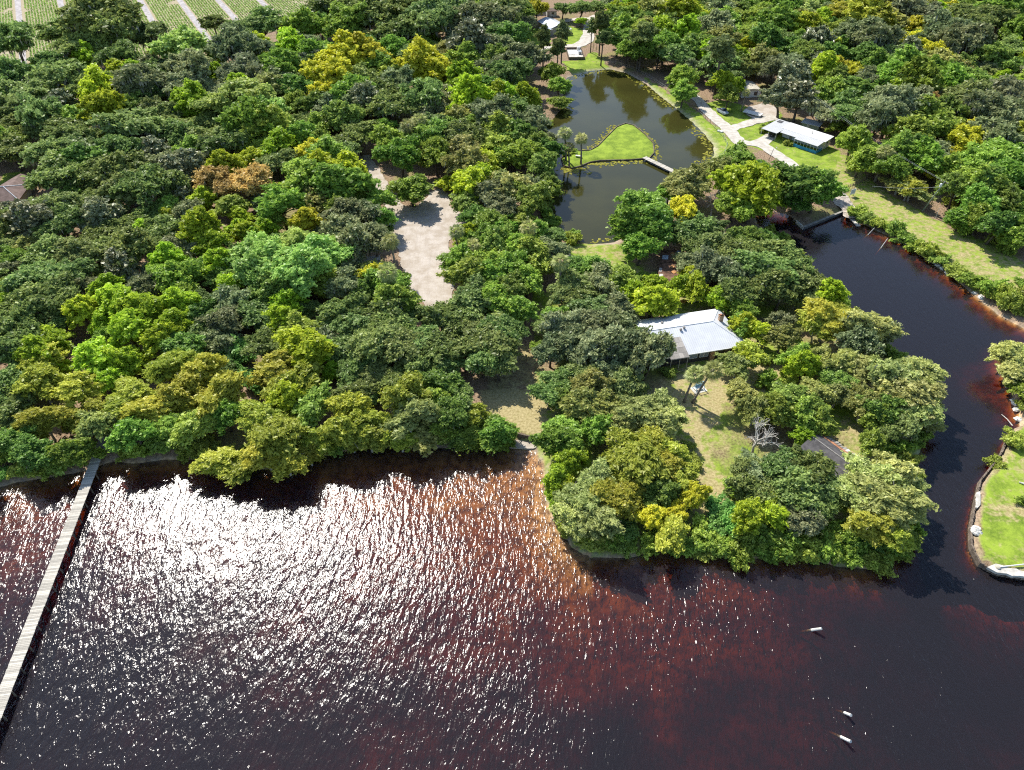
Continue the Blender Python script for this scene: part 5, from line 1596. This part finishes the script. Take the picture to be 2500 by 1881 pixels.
# leaning posts in the water
for i, (a, b, zt, lab) in enumerate([((1981, 1539), (2006, 1535), 1.0, 'pale leaning post in the dark water, the topmost of three'), ((2062, 1741), (2078, 1747), .9, 'pale leaning post in the dark water, middle of three'),
                                     ((2053, 1800), (2077, 1811), 1.0, 'pale leaning post in the dark water, the lowest of three'), ((2120, 573), (2135, 557), 1.6, 'thin white post in the creek nearer the landing'),
                                     ((2152, 604), (2167, 583), 1.6, 'thin white post in the creek nearer the hedge')]):
    A = G(*a, 0); B = G(*b, zt)
    th = .18 if i < 3 else .08
    dv = np.array(B) - np.array(A)
    e = empty('mooring_post', (A[0], A[1], 0)); tag(e, lab, 'post')
    MB().tube([(-dv[0] * 1.2, -dv[1] * 1.2, -1.3), (0, 0, 0), (dv[0] * .9, dv[1] * .9, zt * .9)], [th * 1.05, th, th * .95], 8).build('shaft', M_wood if i < 3 else M_white, e)
    MB().tube([(0, 0, .03), (dv[0], dv[1], zt)], [th * 1.06, th * 1.02], 8).build('bleached_top', M_rock, e)


# ------------------------------------------------------------------ vehicles
def sedan(name, label, x, y, rz, paint):
    c = empty(name, (x, y, GZ + .12), rz); tag(c, label, 'car')
    def loft(secs, n_, m, par):
        mb = MB()
        for x_, w, z0, z1 in secs:
            mb.v += [(x_, -w, z0), (x_, w, z0), (x_, w * .97, z1), (x_, -w * .97, z1)]
        for i in range(len(secs) - 1):
            k_ = i * 4
            for j in range(4): mb.f.append((k_ + j, k_ + (j + 1) % 4, k_ + 4 + (j + 1) % 4, k_ + 4 + j))
        mb.f.append((3, 2, 1, 0)); e_ = (len(secs) - 1) * 4; mb.f.append((e_, e_ + 1, e_ + 2, e_ + 3))
        return mb.build(n_, m, par)
    body = loft([(-2.3, .72, .38, .72), (-2.2, .84, .26, .86), (-1.2, .90, .22, .93), (.9, .90, .22, .92), (1.9, .86, .24, .80), (2.25, .78, .3, .66), (2.33, .6, .4, .56)], 'body', paint, c)
    loft([(-1.75, .72, .88, .93), (-1.05, .70, .88, 1.36), (-.2, .68, .88, 1.44), (.35, .67, .88, 1.38), (1.05, .74, .88, .93)], 'cabin_glass', M_glass, body)
    loft([(-1.0, .66, 1.35, 1.40), (-.2, .655, 1.42, 1.47), (.32, .64, 1.36, 1.41)], 'roof_panel', paint, body)
    for sx in (-1.35, 1.4):
        for sy in (-.84, .84):
            w = MB().tube([(sx, sy - .1, .3), (sx, sy + .1, .3)], .31, 14).build('wheel', M_darkgrey, c)
            MB().tube([(sx, sy - .11, .3), (sx, sy + .11, .3)], .17, 10).build('rim', M_steel, w)
    for sy in (-.55, .55):
        MB().box((2.26, sy, .6), (.1, .3, .12)).build('headlight', M_glassl, c)
        MB().box((-2.27, sy, .68), (.08, .3, .14)).build('tail_light', M_terra, c)
    for sy in (-.95, .95):
        MB().box((.7, sy, .95), (.18, .16, .12)).build('mirror', paint, c)


k = N('silver_blue_paint'); k.bsdf((.40, .47, .54), .28, .3, .6); M_car = k.m
k = N('black_paint'); k.bsdf((.03, .03, .035), .3, .0, .6); M_carb = k.m
cx_, cy_ = G(1764, 274, 1.2)
sedan('parked_car', 'silver blue sedan parked on the grass by the shell road', cx_, cy_, math.atan2(-4.4, 1.81), M_car)
sedan('carport_car', 'dark car parked under the mobile home carport', 82.5 + .675 * 2.4 - .737 * 5.6, 218.6 - .737 * 2.4 - .675 * 5.6, math.atan2(-.675, -.737), M_carb)
px, py = 1838, 278
x, y = G(px, py, 1.2)
sl = empty('flatbed_trailer', (x, y, GZ + .1), R(-40)); tag(sl, 'flat white trailer bed on the sandy yard', 'trailer')
MB().box((0, 0, .55), (6.0, 2.4, .28)).build('deck', M_white, sl)
MB().box((3.6, 0, .4), (1.4, .12, .12)).build('drawbar', M_steel, sl)
for sx in (-.6, .5):
    for sy in (-1.0, 1.0):
        MB().tube([(sx, sy - .1, .22), (sx, sy + .1, .22)], .26, 10).build('wheel', M_darkgrey, sl)
x, y = G(906, 640, 1.6)
sl = empty('utility_trailer', (x, y, GZ + .12), R(15)); tag(sl, 'grey flat topped trailer in shade beside the sandy clearing', 'trailer')
MB().box((0, 0, .9), (4.2, 2.0, 1.1)).build('body', M_grey, sl)
MB().box((0, 0, 1.5), (4.4, 2.2, .1)).build('roof', M_conc, sl)
for sy in (-1.0, 1.0):
    MB().tube([(0, sy - .1, .22), (0, sy + .1, .22)], .32, 10).build('wheel', M_darkgrey, sl)


# ------------------------------------------------------------------ poles, wires, fences, small things
def pole_at(name, label, base, top, r0, mat_, cat='utility pole'):
    e = empty(name, (base[0], base[1], GZ)); tag(e, label, cat)
    MB().tube([(0, 0, -.3), tuple(Vector(top) - Vector((base[0], base[1], GZ)))], [r0, r0 * .7], 8).build('pole', mat_, e)
    return e


pb = G(2252, 515); pt3 = (*G(2306, 445, 10.2), 10.2)
up = pole_at('utility_pole', 'leaning grey green utility pole with transformer on the mown lawn', pb, pt3, .17, M_poleg)
tv = Vector(pt3) - Vector((pb[0], pb[1], GZ))
MB().lathe(tuple(tv * .9 + Vector((-.42, -.15, -.45))), [(.05, 0), (.28, .03), (.28, .8), (.2, .9), (.05, .95)], 12).build('transformer', M_white, up)
MB().box(tuple(tv * .985), (.1, 2.0, .12), R(35)).build('cross_arm', M_wood, up)
for s in (-.8, 0, .8):
    v = tv * .985 + Matrix.Rotation(R(35), 3, 'Z') @ Vector((0, s, .06))
    MB().lathe(tuple(v), [(.05, 0), (.07, .1), (.03, .22)], 8).build('insulator', M_conc, up)
gx0 = Vector((*G(2284, 533), GZ)) - Vector((pb[0], pb[1], GZ))
MB().tube([tuple(gx0), tuple(gx0 + Vector((.15, .4, 2.6)))], .05, 5).build('guy_marker', M_white, up)
MB().tube([tuple(gx0), tuple(tv * .8)], .012, 4).build('guy_wire', M_steel, up)
p2b = G(1968, 300); p2t = (*G(1972, 222, 10.2), 10.2)
u2 = pole_at('distant_utility_pole', 'farther utility pole half hidden in trees behind the mobile home', G(1974, 272), p2t, .15, M_poleg)
MB().box(tuple(Vector(p2t) - Vector((*G(1974, 272), GZ)) + Vector((0, 0, -.15))), (.1, 2.0, .12), R(35)).build('cross_arm', M_wood, u2)
for i, s in enumerate((-.8, .8)):
    off = Matrix.Rotation(R(35), 3, 'Z') @ Vector((0, s, .2))
    A, B = Vector(pt3) + off + Vector((0, 0, -.1)), Vector(p2t) + off + Vector((0, 0, -.1))
    pts = [A.lerp(B, t / 14) + Vector((0, 0, -1.1 * math.sin(math.pi * t / 14))) for t in range(15)]
    o = MB().tube([tuple(p) for p in pts], .018, 4).build('power_line', M_steel)
    tag(o, ['lower power line strung from the utility pole to the upper left', 'upper power line strung from the utility pole to the upper left'][i], 'cable')
A, B = Vector(pt3) * 1.0 + Vector((0, 0, -1.2)), Vector((*G(2130, 455, 6), 6))
o = MB().tube([tuple(A.lerp(B, t / 8) + Vector((0, 0, -.5 * math.sin(math.pi * t / 8)))) for t in range(9)], .03, 4).build('service_line', M_steel)
tag(o, 'thin service line from the utility pole left into the trees', 'cable')
lb = G(1876, 392); lt = (*G(1890, 362, 5.0), 5.0)
lp = pole_at('yard_lamp', 'thin dark yard lamp post beside the curving shell road', lb, lt, .08, M_darkgrey, 'lamp post')
lv = Vector(lt) - Vector((lb[0], lb[1], GZ))
MB().tube([tuple(lv), tuple(lv + Vector((.7, .1, .15)))], .04, 6).build('arm', M_darkgrey, lp)
MB().lathe(tuple(lv + Vector((.7, .1, -.05))), [(.25, 0), (.2, .14), (.06, .24)], 10).build('lamp_head', M_conc, lp)
for px, py, lab in ((1447, 128, 'left wooden post on the lawn above the pond'), (1455, 126, 'right wooden post on the lawn above the pond')):
    x, y = G(px, py); e = pole_at('yard_post', lab, (x, y), (x + .2, y, GZ + 3.6), .09, M_wood, 'post')
    MB().box((.2, 0, 3.62), (.3, .3, .06)).build('post_cap', M_wood, e)


def fence(name, label, px, step, hgt, mat_, rails=(.5, 1.0), rr=.025, r0=.05):
    P = resample([G(*p) for p in px], step)
    e = empty(name, (P[0][0], P[0][1], GZ)); tag(e, label, 'fence')
    pm_ = MB().tube([(0, 0, -.3), (0, 0, hgt)], r0, 6).mesh('post'); pm_.materials.append(mat_)
    loc = [(p[0] - P[0][0], p[1] - P[0][1]) for p in P]
    for q in loc: link('post', pm_, None, e, (q[0], q[1], random.uniform(-.08, .05)))
    for z in rails:
        MB().tube([(q[0], q[1], z * hgt) for q in loc], rr, 4).build('wire', M_steel if rr < .03 else mat_, e)
    return e


fence('wire_fence', 'low wire fence with thin dark posts between pond and shell road', [(1700, 270), (1722, 292), (1745, 315), (1765, 338), (1775, 358), (1768, 378), (1745, 398), (1715, 412)], 3.2, 1.2, M_darkgrey)
fence('pond_wire_fence', 'wire fence with dark posts along the upper pond bank', [(1455, 158), (1500, 158), (1545, 172), (1590, 196), (1625, 220), (1640, 232)], 3.6, 1.2, M_darkgrey)
fence('lawn_fence', 'dark overgrown fence crossing the lawn beside the landing', [(2022, 482), (2050, 474), (2080, 458), (2105, 446), (2132, 432)], 1.2, 1.3, M_wood, (.35, .65, .95), .05, .07)
x, y = G(2081, 474, 1.5)
sg = empty('white_sign', (x, y, GZ + .1), R(25)); tag(sg, 'white sign board on two posts on the lawn by the fence', 'sign')
MB().box((0, 0, 1.25), (1.7, .06, 1.5)).build('board', M_white, sg)
MB().box((0, -.04, 1.35), (1.3, .02, .9)).build('blue_panel', M_bluegrey, sg)
for s in (-.65, .65):
    MB().tube([(s, .06, -.2), (s, .06, 1.9)], .05, 6).build('post', M_wood, sg)
# light blue swing frame on its pad
x, y = G(1706, 950, 1.0)
sw_ = empty('swing_frame', (x, y, GZ), R(20)); tag(sw_, 'light blue tubular garden swing frame under the two palms', 'swing')
MB().box((0, 0, .06), (2.6, 1.9, .1)).build('pad', M_conc, sw_)
for s in (-.85, .85):
    MB().tube([(s, -.75, .1), (s * .92, 0, 1.75), (s, .75, .1)], .07, 6).build('leg_frame', M_ltblue, sw_)
    MB().tube([(s * .97, -.45, .75), (s * .97, .45, .75)], .05, 6).build('side_rail', M_ltblue, sw_)
MB().tube([(-.85, 0, 1.75), (.85, 0, 1.75)], .07, 6).build('top_bar', M_ltblue, sw_)
MB().box((0, .05, .55), (1.3, .5, .08)).build('seat', M_white, sw_)
MB().box((0, .32, .85), (1.3, .06, .5)).build('backrest', M_ltblue, sw_)
# yellow dinghy, blue drum
x, y = G(1668, 738, .9)
dg = empty('yellow_dinghy', (x, y, GZ + .05), R(25)); tag(dg, 'small yellow plastic dinghy on the grass above the white roofed house', 'dinghy')
ou = [(-.9, -.35), (.4, -.38), (1.0, 0), (.4, .38), (-.9, .35)]
m = MB(); n_ = len(ou)
m.v = [(p[0] * .85, p[1] * .8, 0) for p in ou] + [(p[0], p[1], .38) for p in ou] + [(p[0] * .85, p[1] * .75, .36) for p in ou] + [(p[0] * .75, p[1] * .65, .08) for p in ou]
for l_ in range(3):
    for i in range(n_): m.f.append((l_ * n_ + i, l_ * n_ + (i + 1) % n_, (l_ + 1) * n_ + (i + 1) % n_, (l_ + 1) * n_ + i))
m.f.append(tuple(3 * n_ + i for i in range(n_))); m.f.append(tuple(reversed(range(n_))))
m.build('hull', M_yellow, dg)
MB().box((-.2, 0, .32), (.22, .56, .05)).build('seat', M_terra, dg)
x, y = G(1705, 735, .9)
dr = empty('round_table', (x, y, GZ), 0); tag(dr, 'round blue grey garden table in the shade above the house roof', 'table')
MB().lathe((0, 0, .68), [(.75, 0), (.78, .03), (.75, .07)], 16).build('table_top', M_bluegrey, dr)
MB().lathe((0, 0, 0), [(.3, 0), (.08, .08), (.08, .69)], 10).build('pedestal', M_grey, dr)
for s in ((-.95, -.35), (.9, .45)):
    st = MB().lathe((x + s[0], y + s[1], GZ), [(.2, 0), (.17, .38), (.22, .4), (.22, .46)], 10).build('garden_stool', M_white)
    tag(st, 'white garden stool beside the round table' + (' on its left' if s[0] < 0 else ' on its right'), 'stool')
# white pipe with a round end on the lawn point, pale log
a, b = Vector((*G(2436, 1386, 1.15), 1.15)), Vector((*G(2540, 1374, 1.4), 1.4))
pe = empty('white_pipe', tuple(a)); tag(pe, 'long white pipe with round end lying near the bulkhead corner', 'pipe')
MB().tube([(0, 0, .1), tuple(b - a)], .09, 8).build('tube', M_white, pe)
MB().lathe((0, 0, -.1), [(.2, 0), (.34, .1), (.34, .26), (.2, .36)], 12).build('end_cap', M_cream, pe)
a, b = Vector((*G(2488, 1178, 1.1), 1.1)), Vector((*G(2520, 1190, 1.1), 1.1))
o = MB().tube([tuple(a), tuple(a.lerp(b, .5) + Vector((0, 0, .12))), tuple(b)], [.12, .16, .13], 8).build('pale_log', M_rock); tag(o, 'short pale log on the lawn at the right edge', 'log')
for px, py, px2, py2, lab in ((2445, 1012, 2472, 1040, 'thin driftwood branch at the right hand bank'), (2062, 514, 2096, 553, 'sloping concrete ramp slab at the landing')):
    a, b = Vector((*G(px, py, .35), .35)), Vector((*G(px2, py2, .2), .2))
    if 'ramp' in lab:
        d = b - a
        o = MB().box(tuple((a + b) / 2), (d.length, 1.1, .2), math.atan2(d.y, d.x)).build('concrete_ramp', M_conc)
    else:
        o = MB().tube([tuple(a), tuple(a.lerp(b, .5) + Vector((0, 0, .15))), tuple(b)], [.05, .09, .11], 6).build('driftwood', M_barkd)
    tag(o, lab, 'ramp' if 'ramp' in lab else 'driftwood')
x, y = G(1413, 384, .8)
bn_ = empty('stone_bench', (x, y, PONDZ + .5), R(-20)); tag(bn_, 'pale stone bench in palm shade on the pond island', 'bench')
MB().box((0, 0, .42), (1.9, .7, .14)).build('seat', M_rock, bn_)
for s in (-.65, .65): MB().box((s, 0, .17), (.25, .5, .36)).build('leg', M_rock, bn_)
x, y = G(1758, 322, .9)
o = MB().box((x, y, GZ + .25), (1.6, .9, .3), R(-40)).build('white_cover', M_white); tag(o, 'small white box cover on the grass between fence and road', 'box')
# wooden bank edging round the island
ie = empty('island_edging', (isl[0][0], isl[0][1], PONDZ)); tag(ie, 'low grey timber edging round the grassy pond island', 'edging')
ip = resample([tuple(p) for p in isl] + [tuple(isl[0])], 1.5)
for i, (p, q) in enumerate(zip(ip, ip[1:])):
    c = (p + q) / 2 - isl[0]
    MB().box((c[0], c[1], .12), (np.hypot(*(q - p)) + .02, .18, .5), math.atan2(q[1] - p[1], q[0] - p[0])).build('edge_board', M_bulk, ie)

# lily pads in drifts along the island and the pond edge
pts = []
def drift(px, n_, sp):
    P = resample([G(*p, PONDZ) for p in px], .5)
    for _ in range(n_):
        c = P[random.randrange(len(P))]
        pts.append((c[0] + random.gauss(0, sp), c[1] + random.gauss(0, sp)))
drift([(1430, 372), (1452, 362), (1470, 345), (1488, 325), (1508, 308)], 210, .9)
drift([(1440, 404), (1480, 400), (1530, 398), (1570, 396)], 130, .8)
drift([(1375, 414), (1400, 420), (1425, 412)], 115, .9)
drift([(1600, 355), (1606, 385), (1592, 396)], 65, .6)
drift([(1560, 312), (1585, 336), (1600, 350)], 40, .5)
drift([(1690, 310), (1712, 334), (1728, 352), (1734, 376), (1716, 400), (1694, 414), (1672, 426)], 210, 1.0)
drift([(1380, 200), (1400, 188), (1440, 178), (1490, 174), (1535, 186), (1575, 212), (1610, 242), (1640, 264)], 260, .8)
drift([(1374, 255), (1392, 268), (1384, 285)], 80, .9)
drift([(1450, 590), (1490, 590)], 30, .7)
drift([(1436, 427), (1438, 424)], 7, .4)
pts = np.array(pts)
ok = (sdf(pond, pts[:, 0], pts[:, 1]) > .15) & (sdf(isl, pts[:, 0], pts[:, 1]) < -.1)
pts = pts[ok]
Vv, Ff = [], []
for i, (x, y) in enumerate(pts):
    r_ = random.uniform(.16, .42); a0 = random.uniform(0, 6.28)
    k0 = len(Vv); z = PONDZ + .015 + .02 * random.random()
    for j in range(8):
        q = r_ * (.45 if j == 0 else 1.0)
        Vv.append((x + q * math.cos(a0 + j * .785), y + q * math.sin(a0 + j * .785), z + random.uniform(0, .04)))
    Ff += [(k0, k0 + 1, k0 + 2, k0 + 3), (k0, k0 + 3, k0 + 4, k0 + 5), (k0, k0 + 5, k0 + 6, k0 + 7)]
lme = quick_mesh('lily_pads', Vv, Ff, rng.uniform(0, 1, len(Ff)))
lo = link('lily_pads', lme, M_pad); tag(lo, 'drifts of yellow green lily pads along the pond edges', kind='stuff')


# ------------------------------------------------------------------ the two tall palms by the house
def hero_palm(label, foot, top, r_, v):
    e = empty('tall_palm', (foot[0], foot[1], GZ - .05)); tag(e, label, 'palm', 'pair of tall palms by the white roofed house')
    t = Vector(top) - Vector((foot[0], foot[1], GZ - .05))
    pts_ = [Vector((0, 0, -.2)), t * .12 + Vector((0, 0, .35)), t * .4 + Vector((0, 0, .6)), t * .75 + Vector((0, 0, .35)), t]
    MB().tube([tuple(p) for p in pts_], [.34, .21, .19, .19, .26], 9).build('trunk', M_palmtrunk, e, smooth=True)
    V, tt = palm_crown('tall_palm', np.random.default_rng(v), 44)
    me = quick_mesh('tall_palm_crown', V * r_ * .98, np.arange(len(V)).reshape(-1, 4), tt)
    c = link('crown', me, LM['T'], e, tuple(t))


hero_palm('left of two leaning palms below the white roofed house', G(1670, 982), (*G(1698, 912, 7.4), 7.4), 2.15, 5)
hero_palm('right of two leaning palms below the white roofed house', G(1691, 984), (*G(1742, 902, 8.2), 8.2), 2.2, 6)
